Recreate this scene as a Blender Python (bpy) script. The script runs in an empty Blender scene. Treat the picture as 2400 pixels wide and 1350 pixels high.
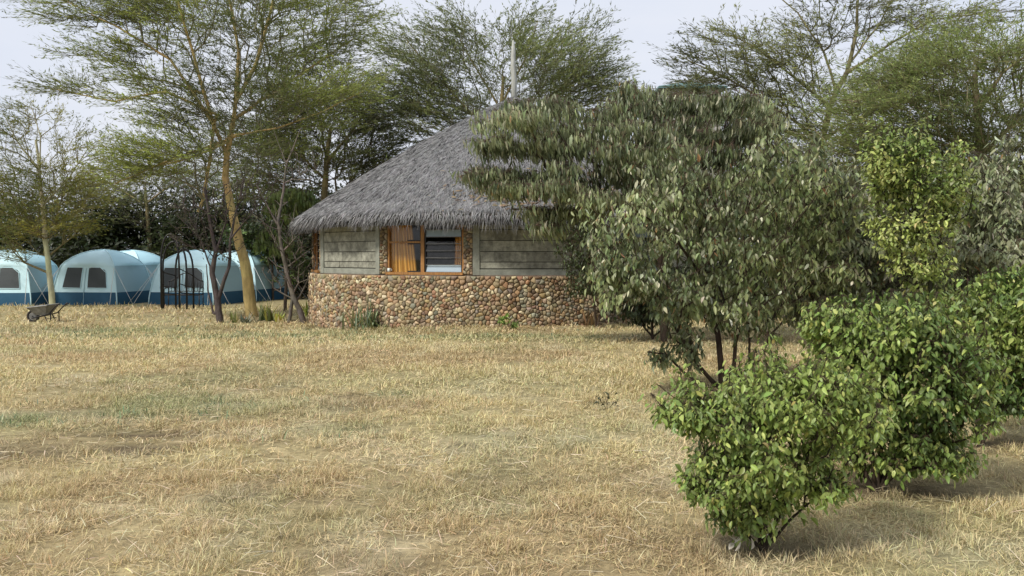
import bpy, math, random
import numpy as np
from mathutils import Vector, Matrix
R_ = math.radians
rng = np.random.default_rng(7)
random.seed(7)
S = bpy.context.scene
COL = S.collection

# ------------------------------------------------------------------ camera, sky, sun, exposure
F, W, H, HZ, CAMZ = 2200.0, 2400.0, 1350.0, 600.0, 1.6
PITCH = math.atan((H / 2 - HZ) / F)
cam = bpy.data.objects.new('camera', bpy.data.cameras.new('camera'))
cam.data.sensor_width = 36.0
cam.data.lens = 36.0 * F / W
cam.data.clip_start = 0.05
cam.data.clip_end = 2000
cam.location = (0, 0, CAMZ)
cam.rotation_euler = (math.pi / 2 - PITCH, 0, 0)
COL.objects.link(cam)
S.camera = cam

SUN_AZ, SUN_EL = math.atan2(-0.74, -0.62), R_(46)
world = bpy.data.worlds.new('World')
S.world = world
world.use_nodes = True
nt = world.node_tree
nt.nodes.clear()
n_out = nt.nodes.new('ShaderNodeOutputWorld')
n_bg = nt.nodes.new('ShaderNodeBackground')
n_bg.inputs['Strength'].default_value = 0.1
n_sky = nt.nodes.new('ShaderNodeTexSky')
n_sky.sky_type = 'NISHITA'
n_sky.sun_disc = False
n_sky.sun_elevation = SUN_EL
n_sky.sun_rotation = SUN_AZ
n_sky.dust_density = 3.0
n_tc = nt.nodes.new('ShaderNodeTexCoord')
n_map = nt.nodes.new('ShaderNodeMapping')
n_map.inputs['Scale'].default_value = (1.6, 1.6, 5.0)
n_noise = nt.nodes.new('ShaderNodeTexNoise')
n_noise.inputs['Scale'].default_value = 1.3
n_noise.inputs['Detail'].default_value = 5
n_ramp = nt.nodes.new('ShaderNodeValToRGB')
n_ramp.color_ramp.elements[0].position = 0.30
n_ramp.color_ramp.elements[0].color = (0.70, 0.755, 0.88, 1)
n_ramp.color_ramp.elements[1].position = 0.70
n_ramp.color_ramp.elements[1].color = (0.86, 0.87, 0.925, 1)
n_gain = nt.nodes.new('ShaderNodeVectorMath')
n_gain.operation = 'SCALE'
n_gain.inputs['Scale'].default_value = 9.5
n_mix = nt.nodes.new('ShaderNodeMix')
n_mix.data_type = 'RGBA'
n_mix.inputs['Factor'].default_value = 0.86
L = nt.links.new
L(n_tc.outputs['Generated'], n_map.inputs['Vector'])
L(n_map.outputs['Vector'], n_noise.inputs['Vector'])
L(n_noise.outputs['Fac'], n_ramp.inputs['Fac'])
L(n_ramp.outputs['Color'], n_gain.inputs[0])
L(n_sky.outputs['Color'], n_mix.inputs['A'])
L(n_gain.outputs['Vector'], n_mix.inputs['B'])
L(n_mix.outputs['Result'], n_bg.inputs['Color'])
L(n_bg.outputs['Background'], n_out.inputs['Surface'])

sun = bpy.data.objects.new('sun', bpy.data.lights.new('sun', 'SUN'))
sun.data.energy = 3.0
sun.data.angle = R_(6)
sun.data.color = (1.0, 0.94, 0.84)
sdir = Vector((math.sin(SUN_AZ) * math.cos(SUN_EL), math.cos(SUN_AZ) * math.cos(SUN_EL), math.sin(SUN_EL)))
sun.rotation_euler = sdir.to_track_quat('Z', 'Y').to_euler()
sun.location = sdir * 60
COL.objects.link(sun)

S.view_settings.view_transform = 'Standard'
S.view_settings.look = 'None'
S.view_settings.exposure = 0.22
S.view_settings.gamma = 1.0
S.view_settings.use_curve_mapping = False
S.render.engine = 'CYCLES'
S.cycles.max_bounces = 6
S.cycles.diffuse_bounces = 3
S.cycles.glossy_bounces = 3
S.cycles.transmission_bounces = 3
S.cycles.transparent_max_bounces = 8

# ------------------------------------------------------------------ helpers
def sstep(t):
    t = np.clip(t, 0, 1)
    return t * t * (3 - 2 * t)

def vnoise(x, y, seed=0):
    x = np.asarray(x, float); y = np.asarray(y, float)
    xi = np.floor(x).astype(np.int64); yi = np.floor(y).astype(np.int64)
    fx = x - xi; fy = y - yi
    fx = fx * fx * (3 - 2 * fx); fy = fy * fy * (3 - 2 * fy)
    def h(a, b):
        v = (a * 374761393 + b * 668265263 + seed * 1442695041) & 0x7fffffff
        v = ((v ^ (v >> 13)) * 1274126177) & 0x7fffffff
        v = v ^ (v >> 16)
        return (v & 0xffff) / 65535.0
    a = h(xi, yi); b = h(xi + 1, yi); c = h(xi, yi + 1); d = h(xi + 1, yi + 1)
    return (a * (1 - fx) + b * fx) * (1 - fy) + (c * (1 - fx) + d * fx) * fy

def fbm(x, y, seed=0, octs=4):
    s = 0; a = .5; t = 0
    for o in range(octs):
        s = s + a * vnoise(np.asarray(x) * 2 ** o, np.asarray(y) * 2 ** o, seed + o); t += a; a *= .55
    return s / t

def zg(x, y):
    """height of the ground"""
    x = np.asarray(x, float); y = np.asarray(y, float)
    dip = -0.22 * sstep((-x - 0.8) / 4.5) * sstep((y - 14) / 9)
    return dip + 0.05 * (fbm(x * .35, y * .35, 5, 3) - .5) * sstep((y - 1) / 4)

def at(px, py, Y):
    """world point seen at a photo pixel at forward distance Y"""
    X = (px - W / 2) / F; Zc = -(py - H / 2) / F
    d = (X, math.cos(PITCH) + Zc * math.sin(PITCH), -math.sin(PITCH) + Zc * math.cos(PITCH))
    k = Y / d[1]
    return np.array((d[0] * k, Y, CAMZ + d[2] * k))

def onground(px, py):
    Y = 10.0
    for _ in range(40):
        a1 = at(px, py, 1.0)
        z = float(zg(a1[0] * Y, Y))
        Y = (z - CAMZ) / (a1[2] - CAMZ)
        Y = min(max(Y, 1.0), 200)
    p = at(px, py, Y)
    p[2] = float(zg(p[0], p[1]))
    return p

def norm(v):
    v = np.asarray(v, float)
    return v / np.maximum(np.linalg.norm(v, axis=-1, keepdims=True), 1e-9)

class MB:
    """collects vertices, faces and colours; build() links them as one mesh object"""
    def __init__(self):
        self.V = []; self.F = []; self.C = []; self.n = 0
    def add(self, V, Fs, col=None):
        V = np.asarray(V, float).reshape(-1, 3)
        if not isinstance(Fs, list) or (Fs and not isinstance(Fs[0], np.ndarray)):
            by = {}
            for f in Fs: by.setdefault(len(f), []).append(f)
            Fs = [np.array(v) for v in by.values()]
        for f in Fs:
            if len(f): self.F.append(np.asarray(f, np.int64) + self.n)
        self.V.append(V)
        if col is None: col = (1, 1, 1)
        c = np.asarray(col, float)
        if c.ndim == 1: c = np.broadcast_to(c, (len(V), 3))
        self.C.append(c)
        self.n += len(V)
    def mesh(self, name, mat, off=(0, 0, 0), smooth=False):
        me = bpy.data.meshes.new(name)
        V = np.concatenate(self.V) - np.asarray(off, float)
        C = np.concatenate(self.C)
        loops = np.concatenate([f.ravel() for f in self.F])
        tot = np.concatenate([np.full(len(f), f.shape[1]) for f in self.F])
        st = np.concatenate([[0], np.cumsum(tot)[:-1]])
        me.vertices.add(len(V)); me.vertices.foreach_set('co', V.astype(np.float32).ravel())
        me.loops.add(len(loops)); me.loops.foreach_set('vertex_index', loops.astype(np.int32))
        me.polygons.add(len(tot)); me.polygons.foreach_set('loop_start', st.astype(np.int32))
        me.update(calc_edges=True)
        me.polygons.foreach_set('use_smooth', np.full(len(tot), bool(smooth)))
        at_ = me.color_attributes.new('Col', 'FLOAT_COLOR', 'POINT')
        at_.data.foreach_set('color', np.concatenate([C, np.ones((len(C), 1))], 1).astype(np.float32).ravel())
        if mat is not None: me.materials.append(mat)
        me.validate()
        return me
    def build(self, name, mat, parent=None, smooth=False, kind=None, label=None):
        o = bpy.data.objects.new(name, self.mesh(name, mat, base_of(parent), smooth))
        COL.objects.link(o)
        if parent is not None: o.parent = parent
        if kind: o['kind'] = kind
        if label: o['label'] = label
        return o
    # shapes
    def box(self, c, s, rz=0.0, col=None):
        x, y, z = np.array(s) / 2
        v = np.array([(-x, -y, -z), (x, -y, -z), (x, y, -z), (-x, y, -z), (-x, -y, z), (x, -y, z), (x, y, z), (-x, y, z)])
        ca, sa = math.cos(rz), math.sin(rz)
        v = np.stack([v[:, 0] * ca - v[:, 1] * sa, v[:, 0] * sa + v[:, 1] * ca, v[:, 2]], 1) + np.array(c)
        self.add(v, BOXF, col)
    def tube(self, pts, rad, n=6, col=None, cap=True):
        pts = np.asarray(pts, float); k = len(pts)
        rad = np.broadcast_to(np.asarray(rad, float), (k,))
        t = norm(np.gradient(pts, axis=0))
        ref = np.array((0, 0, 1.0)) if abs(t[0][2]) < .9 else np.array((1.0, 0, 0))
        u = norm(np.cross(ref, t[0])); U = []
        for i in range(k):
            u = norm(u - t[i] * np.dot(u, t[i])); U.append(u)
        U = np.array(U); Vv = np.cross(t, U)
        a = np.arange(n) * 2 * math.pi / n
        ring = pts[:, None] + rad[:, None, None] * (np.cos(a)[None, :, None] * U[:, None] + np.sin(a)[None, :, None] * Vv[:, None])
        fs = []
        for i in range(k - 1):
            for j in range(n):
                j2 = (j + 1) % n
                fs.append((i * n + j, i * n + j2, (i + 1) * n + j2, (i + 1) * n + j))
        if cap: fs += [tuple(range(n))[::-1], tuple(range((k - 1) * n, k * n))]
        self.add(ring.reshape(-1, 3), fs, col)
    def prisms(self, p0, p1, r0, r1, n=4, col=None):
        """many separate tapering sticks"""
        p0 = np.asarray(p0); p1 = np.asarray(p1); m = len(p0)
        if m == 0: return
        t = norm(p1 - p0)
        ref = np.where(np.abs(t[:, 2:3]) < .9, np.array([[0, 0, 1.0]]), np.array([[1.0, 0, 0]]))
        u = norm(np.cross(ref, t)); v = np.cross(t, u)
        a = np.arange(n) * 2 * math.pi / n
        cs = np.cos(a)[None, :, None] * u[:, None] + np.sin(a)[None, :, None] * v[:, None]
        A = p0[:, None] + np.asarray(r0).reshape(-1, 1, 1) * cs
        B = p1[:, None] + np.asarray(r1).reshape(-1, 1, 1) * cs
        V = np.concatenate([A, B], 1).reshape(-1, 3)
        j = np.arange(n); j2 = (j + 1) % n
        q = np.stack([j, j2, j2 + n, j + n], 1)
        Fq = (q[None] + (np.arange(m) * 2 * n)[:, None, None]).reshape(-1, 4)
        c = col
        if col is not None and np.ndim(col) == 2: c = np.repeat(col, 2 * n, 0)
        self.add(V, [Fq], c)
    def leaves(self, pos, ax, nr, ln, wd, col, bend=.15, shape='leaf', fold=0.0):
        """many leaf blades: pos = stalk end, ax = midrib, nr = upper side"""
        pos = np.asarray(pos); m = len(pos)
        if m == 0: return
        ax = norm(ax); nr = norm(nr - ax * np.sum(nr * ax, 1, keepdims=True)); sd = np.cross(ax, nr)
        ln = np.broadcast_to(ln, (m,))[:, None]; wd = np.broadcast_to(wd, (m,))[:, None]; bend = np.broadcast_to(bend, (m,))[:, None]
        def P(t, s):
            return pos + ax * ln * t + sd * wd * s * .5 - nr * ln * bend * t * t + nr * wd * abs(s) * fold
        if shape == 'leaf':
            V = np.stack([P(0, 0), P(.3, -.9), P(.3, .9), P(.68, -.8), P(.68, .8), P(1, 0)], 1)
            tri = np.array([(0, 2, 1), (3, 4, 5)]); quad = np.array([(1, 2, 4, 3)]); k = 6
        elif shape == 'quad':
            V = np.stack([P(0, 0), P(.5, -1), P(1, 0), P(.5, 1)], 1)
            tri = np.zeros((0, 3), int); quad = np.array([(0, 1, 2, 3)]); k = 4
        else:  # blade
            V = np.stack([P(0, -1), P(0, 1), P(.55, -.8), P(.55, .8), P(1, 0)], 1)
            tri = np.array([(2, 3, 4)]); quad = np.array([(0, 1, 3, 2)]); k = 5
        o = (np.arange(m) * k)[:, None, None]
        c = np.asarray(col, float)
        if c.ndim == 2: c = np.repeat(c, k, 0)
        fs = [(quad[None] + o).reshape(-1, 4)]
        if len(tri): fs.append((tri[None] + o).reshape(-1, 3))
        self.add(V.reshape(-1, 3), fs, c)

BOXF = [(0, 3, 2, 1), (4, 5, 6, 7), (0, 1, 5, 4), (1, 2, 6, 5), (2, 3, 7, 6), (3, 0, 4, 7)]

def base_of(o):
    b = np.zeros(3)
    while o is not None:
        b += np.array(o.location); o = o.parent
    return b

def tag(o, label=None, cat=None, group=None, kind=None):
    if label: o['label'] = label
    if cat: o['category'] = cat
    if group: o['group'] = group
    if kind: o['kind'] = kind
    return o

def thing(name, label, cat, loc, group=None, rz=0.0):
    o = bpy.data.objects.new(name, None)
    o.empty_display_size = .2
    o.location = tuple(float(v) for v in loc); o.rotation_euler = (0, 0, rz)
    COL.objects.link(o)
    return tag(o, label, cat, group)

def copy_tree(o, parent=None):
    c = o.copy(); COL.objects.link(c)
    if parent is not None: c.parent = parent
    for ch in list(o.children): copy_tree(ch, c)
    return c

def jit(col, n, v=.15, h=.06):
    """n colours scattered about one"""
    c = np.asarray(col, float)[None] * (1 + v * rng.normal(size=(n, 1))) * (1 + h * rng.normal(size=(n, 3)))
    return np.clip(c, .004, .9)

# ------------------------------------------------------------------ materials
def material(name, color=(.5, .5, .5), rough=.85, src=None, noise=None, bump=None, transl=0.0, spec=.3, metal=0.0, dark=.55, light=1.3, stretch=None):
    """src: None, 'attr' (colour attribute Col) or 'obj' (object colour); noise = (scale, detail); bump = (scale, strength)"""
    m = bpy.data.materials.new(name); m.use_nodes = True
    t = m.node_tree; N = t.nodes; N.clear(); lk = t.links.new
    out = N.new('ShaderNodeOutputMaterial'); p = N.new('ShaderNodeBsdfPrincipled')
    p.inputs['Roughness'].default_value = rough
    p.inputs['Specular IOR Level'].default_value = spec
    p.inputs['Metallic'].default_value = metal
    if src == 'attr':
        a = N.new('ShaderNodeAttribute'); a.attribute_name = 'Col'; cs = a.outputs['Color']
    elif src == 'obj':
        a = N.new('ShaderNodeObjectInfo'); cs = a.outputs['Color']
    else:
        a = N.new('ShaderNodeRGB'); a.outputs[0].default_value = (*color, 1); cs = a.outputs[0]
    if noise or bump:
        tc = N.new('ShaderNodeTexCoord'); vec = tc.outputs['Object']
        if stretch:
            mp = N.new('ShaderNodeMapping'); mp.inputs['Scale'].default_value = stretch; lk(vec, mp.inputs['Vector']); vec = mp.outputs['Vector']
    if noise:
        nz = N.new('ShaderNodeTexNoise'); nz.inputs['Scale'].default_value = noise[0]; nz.inputs['Detail'].default_value = noise[1]; nz.inputs['Roughness'].default_value = .65
        lk(vec, nz.inputs['Vector'])
        rp = N.new('ShaderNodeValToRGB')
        rp.color_ramp.elements[0].position = .3; rp.color_ramp.elements[0].color = (dark, dark, dark, 1)
        rp.color_ramp.elements[1].position = .7; rp.color_ramp.elements[1].color = (light, light, light, 1)
        lk(nz.outputs['Fac'], rp.inputs['Fac'])
        mu = N.new('ShaderNodeMix'); mu.data_type = 'RGBA'; mu.blend_type = 'MULTIPLY'; mu.inputs['Factor'].default_value = 1
        lk(cs, mu.inputs['A']); lk(rp.outputs['Color'], mu.inputs['B']); cs = mu.outputs['Result']
    lk(cs, p.inputs['Base Color'])
    if bump:
        bz = N.new('ShaderNodeTexNoise'); bz.inputs['Scale'].default_value = bump[0]; bz.inputs['Detail'].default_value = 6
        lk(vec, bz.inputs['Vector'])
        bn = N.new('ShaderNodeBump'); bn.inputs['Strength'].default_value = bump[1]; bn.inputs['Distance'].default_value = .02
        lk(bz.outputs['Fac'], bn.inputs['Height']); lk(bn.outputs['Normal'], p.inputs['Normal'])
    if transl > 0:
        tr = N.new('ShaderNodeBsdfTranslucent'); lk(cs, tr.inputs['Color'])
        ms = N.new('ShaderNodeMixShader'); ms.inputs[0].default_value = transl
        lk(p.outputs[0], ms.inputs[1]); lk(tr.outputs[0], ms.inputs[2]); lk(ms.outputs[0], out.inputs['Surface'])
    else:
        lk(p.outputs[0], out.inputs['Surface'])
    return m

def glass_material(name, tint, refl):
    m = bpy.data.materials.new(name); m.use_nodes = True
    t = m.node_tree; N = t.nodes; N.clear(); lk = t.links.new
    out = N.new('ShaderNodeOutputMaterial'); tr = N.new('ShaderNodeBsdfTransparent'); tr.inputs[0].default_value = (*tint, 1)
    gl = N.new('ShaderNodeBsdfGlossy'); gl.inputs['Roughness'].default_value = .02
    ms = N.new('ShaderNodeMixShader'); ms.inputs[0].default_value = refl
    lk(tr.outputs[0], ms.inputs[1]); lk(gl.outputs[0], ms.inputs[2]); lk(ms.outputs[0], out.inputs['Surface'])
    return m

M = {}
M['ground'] = material('dry_ground', src='attr', rough=.95, spec=.1, noise=(9, 8), bump=(40, .5), dark=.62, light=1.3)
M['grass'] = material('dry_grass', src='attr', rough=.7, spec=.2, transl=.18)
M['leaf'] = material('leaf_mass', src='attr', rough=.42, spec=.45, transl=.30)
M['leaf_one'] = material('leaf_single', src='obj', rough=.42, spec=.45, transl=.30)
M['acacia'] = material('acacia_leaf', src='attr', rough=.65, spec=.2, transl=.4)
M['bark'] = material('bark', src='attr', rough=.9, spec=.1, noise=(14, 6), bump=(30, .6), stretch=(1, 1, .35))
M['yellow_bark'] = material('yellow_bark', src='attr', rough=.8, spec=.15, noise=(5, 6), bump=(20, .5), dark=.5, light=1.2, stretch=(1.6, 1.6, .4))
M['stone'] = material('fieldstone', src='attr', rough=.8, spec=.25, noise=(22, 6), bump=(60, .5), dark=.7, light=1.25)
M['mortar'] = material('mortar', (.17, .13, .095), rough=.95, noise=(20, 6), bump=(40, .6))
M['joint'] = material('dark_joint', (.075, .072, .06), rough=.95)
M['concrete'] = material('concrete', (.27, .28, .235), rough=.9, noise=(5, 8), bump=(25, .4), dark=.72, light=1.2)
M['block'] = material('plastered_block', src='attr', rough=.92, noise=(7, 9), bump=(25, .35), dark=.45, light=1.45)
M['thatch'] = material('thatch', src='attr', rough=.85, spec=.2)
M['thatch_under'] = material('thatch_under', (.05, .046, .04), rough=.95, noise=(20, 4))
M['wood'] = material('window_wood', (.34, .17, .055), rough=.6, noise=(12, 6), stretch=(3, 3, .4), dark=.55, light=1.3)
M['dark_metal'] = material('black_metal', (.012, .012, .013), rough=.5, spec=.4)
M['interior'] = material('interior_plaster', (.12, .11, .1), rough=.95)
M['curtain'] = material('curtain_cloth', src='attr', rough=.85, transl=.1)
M['glass'] = glass_material('window_glass', (.93, .94, .92), .03)
M['glass_sky'] = material('sky_tinted_glass', (.36, .45, .52), rough=.12, spec=.6)  # pale blue colour stands in for bright sky mirrored in the glass
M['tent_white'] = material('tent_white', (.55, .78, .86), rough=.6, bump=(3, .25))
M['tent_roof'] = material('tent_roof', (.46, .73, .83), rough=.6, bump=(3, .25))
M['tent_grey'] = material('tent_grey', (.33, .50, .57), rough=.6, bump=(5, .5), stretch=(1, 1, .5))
M['tent_blue'] = material('tent_blue', (.02, .085, .155), rough=.6, bump=(5, .5))
M['tent_mesh'] = material('tent_window_mesh', (.055, .065, .07), rough=.6, bump=(6, .4))
M['rope'] = material('rope', (.6, .62, .62), rough=.8)
M['pole'] = material('weathered_pole', (.42, .43, .40), rough=.9, noise=(8, 6), stretch=(4, 4, .5), dark=.7, light=1.2)
M['tray'] = material('barrow_tray', (.22, .22, .21), rough=.5, metal=.4, noise=(8, 5))
M['tyre'] = material('rubber', (.03, .028, .026), rough=.8)
M['cup'] = material('enamel', (.7, .75, .72), rough=.3, spec=.5)
M['far_wall'] = material('far_wall', (.45, .43, .4), rough=.9)
M['far_roof'] = material('far_roof', (.12, .22, .22), rough=.6)
M['soil'] = material('bare_soil', src='attr', rough=.95)

# ------------------------------------------------------------------ where the hut stands
HUT = np.array((0.06, 27.1, 0.0)); RW = 5.79

# ------------------------------------------------------------------ ground and dry grass
def blob_list(lst):
    o = []
    for px, py, rx, ry, w in lst:
        p = onground(px, py); o.append((p[0], p[1], rx, ry, w))
    return o
GREEN = blob_list([(420, 945, 1.0, .8, .8), (280, 972, .5, .35, .9), (25, 985, .6, .45, .9), (560, 965, 1.2, .6, .45), (950, 925, .35, .3, .8),
                   (620, 790, 3.4, 1.0, .65), (300, 775, 3, 1.3, .45), (1050, 790, 3.0, .7, .5), (1150, 900, 1.6, 1.2, .3), (1480, 1000, 1.0, .6, .3),
                   (780, 1010, .5, .4, .5), (200, 1010, .8, .3, .35), (700, 900, 2.5, 1.0, .25)])
SOIL = blob_list([(312, 1054, .30, .20, 2.2), (335, 1020, .5, .14, 1.1), (60, 1065, .55, .24, .8), (170, 1045, .55, .2, .55), (1700, 1265, .45, .25, .55), (2080, 1150, .75, .3, 1.0),
                  (2300, 1045, .8, .3, 1.0), (1810, 1290, .5, .28, .8), (790, 766, 1.2, .6, .9), (690, 752, 1.3, .7, .8), (1340, 1130, .3, .2, .3), (1110, 1120, .3, .12, .5),
                  (590, 742, 1.4, .8, .6), (430, 742, 2.2, .5, .4), (1690, 935, .8, .4, .5)])
def blobs(x, y, B, warp=.35):
    s = 0
    wx = x + warp * (fbm(x * 1.7, y * 1.7, 31, 3) - .5); wy = y + warp * (fbm(x * 1.7, y * 1.7, 41, 3) - .5)
    for bx, by, rx, ry, w in B:
        s = np.maximum(s, w * np.exp(-((wx - bx) / rx) ** 2 - ((wy - by) / ry) ** 2))
    return s
STRAW = np.array((.58, .49, .265)); RUST = np.array((.44, .33, .185)); PALE = np.array((.69, .61, .395)); OLIVE = np.array((.29, .32, .16)); EARTH = np.array((.085, .055, .038))
def turf(x, y):
    """colour of the dry turf at a place: real differences of growth and bare soil"""
    n1 = fbm(x * .55, y * .4, 11, 4); n2 = fbm(x * 1.6, y * 1.2, 17, 4); n3 = fbm(x * 4, y * 3, 23, 3)
    far = sstep((y - 8) / 9)
    c = STRAW[None] * np.ones((len(x), 1))
    k = sstep((n1 - .46) / .22)[:, None] * .6; c = c * (1 - k) + RUST * k
    k = sstep((n2 - .56) / .16)[:, None] * .5; c = c * (1 - k) + PALE * k
    g = np.clip(blobs(x, y, GREEN) * (.35 + 1.3 * n3) + .30 * sstep((fbm(x * .8, y * .5, 61, 4) - .55) / .15), 0, .85)[:, None]
    c = c * (1 - g) + OLIVE * g
    so = np.clip(blobs(x, y, SOIL, .12) * (.4 + 1.1 * n3) + .30 * sstep((fbm(x * 1.1, y * .9, 67, 4) - .60) / .12) * (y < 12), 0, 1)
    k = so[:, None] * .8; c = c * (1 - k) + EARTH * k
    return c, so

xs = np.concatenate([-np.geomspace(400, 27, 22), np.arange(-26, 20.01, .18), np.geomspace(21, 400, 22)])
ys = np.concatenate([-np.geomspace(200, 3, 12), np.arange(-2.5, 1.6, 1.0), np.arange(2.0, 24, .14), np.arange(24, 44, .4), np.geomspace(45, 900, 24)])
GX, GY = np.meshgrid(xs, ys)
gx, gy = GX.ravel(), GY.ravel()
gz = zg(gx, gy) + .022 * (fbm(gx * 3, gy * 3, 71, 3) - .5) * (gy > 1) * (gy < 30)
gc, gs = turf(gx, gy)
gc = gc * (.42 + .36 * fbm(gx * 7, gy * 7, 83, 2)[:, None])
nx, ny = len(xs), len(ys)
ii = (np.arange(ny - 1)[:, None] * nx + np.arange(nx - 1)[None]).ravel()
mb = MB(); mb.add(np.stack([gx, gy, gz], 1), [np.stack([ii, ii + 1, ii + nx + 1, ii + nx], 1)], gc)
ground = mb.build('ground', M['ground'], None, True, 'structure', 'dry tan ground of the lawn with bare brown patches')

def grass_zone(y0, y1, dens, l0, l1, w, lean, up):
    area = .575 * (y1 ** 2 - y0 ** 2) + 4.8 * (y1 - y0)
    n = int(area * dens)
    y = np.where(rng.uniform(size=n) < .575 * (y1 ** 2 - y0 ** 2) / area, np.sqrt(rng.uniform(y0 ** 2, y1 ** 2, n)), rng.uniform(y0, y1, n)); half = y * .575 + 2.4
    x = rng.uniform(-1, 1, n) * half
    c, so = turf(x, y)
    thin = fbm(x * 2.2, y * 2.2, 91, 3)
    tuft = fbm(x * 6, y * 6, 97, 2)
    keep = (rng.uniform(size=n) < np.clip((thin - .22) * 2.2, .12, 1) * (.45 + .9 * tuft) * (1 - .96 * np.minimum(so, 1))) & (np.hypot(x - HUT[0], y - HUT[1]) > RW + .12)
    x, y, c, thin, tuft, so = x[keep], y[keep], c[keep], thin[keep], tuft[keep], so[keep]; n = len(x)
    az = rng.uniform(0, 2 * math.pi, n) + 2.2 * fbm(x * 1.2, y * 1.2, 101, 2)
    ang = np.clip(rng.normal(lean, .28, n) - .5 * (tuft > .6), .05, 1.5)      # away from upright
    isup = rng.uniform(size=n) < up
    ang = np.where(isup, rng.uniform(.05, .5, n), ang)
    ax = np.stack([np.sin(ang) * np.cos(az), np.sin(ang) * np.sin(az), np.cos(ang)], 1)
    up_ = np.stack([-np.cos(ang) * np.cos(az), -np.cos(ang) * np.sin(az), np.sin(ang)], 1) + rng.normal(size=(n, 3)) * .35
    ln = rng.uniform(l0, l1, n) * (.75 + .7 * tuft)
    z = zg(x, y) + .004 + rng.uniform(0, .018, n)
    c = c * np.exp(rng.normal(0, .2, (n, 1))) * (1 + rng.normal(0, .05, (n, 3)))
    k = (rng.uniform(size=n) < .14)[:, None]; c = np.where(k, c * .5 + np.array((.40, .33, .20)), c)
    mbg.leaves(np.stack([x, y, z], 1), ax, up_, ln, w * rng.uniform(.7, 1.4, n), np.clip(c, .01, .85), rng.uniform(-.1, .55, n), 'blade')
mbg = MB()
grass_zone(3.6, 7.0, 8200, .03, .07, .0036, 1.2, .06)
grass_zone(7.0, 11.0, 3600, .035, .08, .0055, 1.2, .06)
grass_zone(11.0, 17.0, 1400, .04, .09, .009, 1.2, .06)
grass_zone(17.0, 25.0, 520, .05, .11, .016, 1.2, .07)
grass_zone(25.0, 34.0, 90, .08, .17, .026, 1.15, .08)
# long pale stalks lying about near the camera
for y0, y1, nst, wv in ((3.6, 7, 1500, .0042), (7, 12, 1500, .006)):
    y = np.sqrt(rng.uniform(y0 ** 2, y1 ** 2, nst)); x = rng.uniform(-1, 1, nst) * (y * .575 + 1); az = rng.uniform(0, 6.283, nst); el = np.abs(rng.normal(0, .22, nst))
    ok = fbm(x * .9, y * .9, 171, 3) > .46; x, y, az, el = x[ok], y[ok], az[ok], el[ok]; nn = len(x)
    ax = np.stack([np.cos(az) * np.cos(el), np.sin(az) * np.cos(el), np.sin(el)], 1)
    mbg.leaves(np.stack([x, y, zg(x, y) + rng.uniform(.02, .05, nn)], 1), ax, np.stack([-np.cos(az) * np.sin(el), -np.sin(az) * np.sin(el), np.cos(el)], 1) + rng.normal(0, .3, (nn, 3)), rng.uniform(.10, .24, nn), wv, jit((.70, .61, .42), nn, .12), rng.uniform(.05, .35, nn), 'blade')
mbg.build('grass', M['grass'], None, True, 'stuff', 'dry straw coloured grass covering the lawn')

# green weeds growing in the lawn, no one could count them
mbw = MB()
for bx, by, rx, ry, w in GREEN:
    if w < .45: continue
    n = int(min(2600, 330 * rx * ry * w * 3))
    x = bx + rx * .75 * rng.normal(size=n); y = by + ry * .75 * rng.normal(size=n)
    ok = (fbm(x * 3.5, y * 2.5, 131, 3) > .56) & (np.hypot(x - HUT[0], y - HUT[1]) > RW + .15); x, y = x[ok], y[ok]; n = len(x)
    if n == 0: continue
    az = rng.uniform(0, 6.283, n); ang = rng.uniform(.2, 1.2, n)
    ax = np.stack([np.sin(ang) * np.cos(az), np.sin(ang) * np.sin(az), np.cos(ang)], 1)
    d = by / 9
    mbw.leaves(np.stack([x, y, zg(x, y)], 1), ax, np.stack([-np.cos(az), -np.sin(az), np.full(n, .6)], 1), rng.uniform(.05, .12, n), .008 * max(1, d) * rng.uniform(.8, 1.6, n), jit((.19, .25, .14), n, .25), .3, 'leaf')
mbw.build('weeds', M['grass'], None, False, 'stuff', 'low green weeds growing in patches of the dry lawn')

# ------------------------------------------------------------------ the thatched hut
hut = thing('thatched_hut', 'round thatched hut with a cobble stone base and grey block walls', 'hut', HUT)
def hp(phi, r, z): return np.array((HUT[0] + r * math.sin(phi), HUT[1] - r * math.cos(phi), z))
def phi_of(px, r):
    lo, hi = R_(-75), R_(75); X = (px - W / 2) / F
    for _ in range(60):
        m = .5 * (lo + hi); p = hp(m, r, 0)
        if p[0] / p[1] < X: lo = m
        else: hi = m
    return .5 * (lo + hi)
SILL = 1.16
RU = RW - .06
pa, pb, pc = phi_of(752, RU), phi_of(890, RU), phi_of(1090, RU)
WALLW, WINW = pb - pa, pc - pb

# stone base: mortar drum with single fieldstones set in it
m = MB(); nseg = 96
prof = [(RW - .035, -.45), (RW - .035, SILL - .02), (RW - .12, SILL), (RW - .42, SILL), (RW - .42, -.45)]
V = [hp(2 * math.pi * i / nseg, r, z) for i in range(nseg) for r, z in prof]
k = len(prof)
m.add(V, [(i * k + j, i * k + (j + 1) % k, ((i + 1) % nseg) * k + (j + 1) % k, ((i + 1) % nseg) * k + j) for i in range(nseg) for j in range(k)])
base_wall = m.build('stone_wall', M['mortar'], hut)

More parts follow.
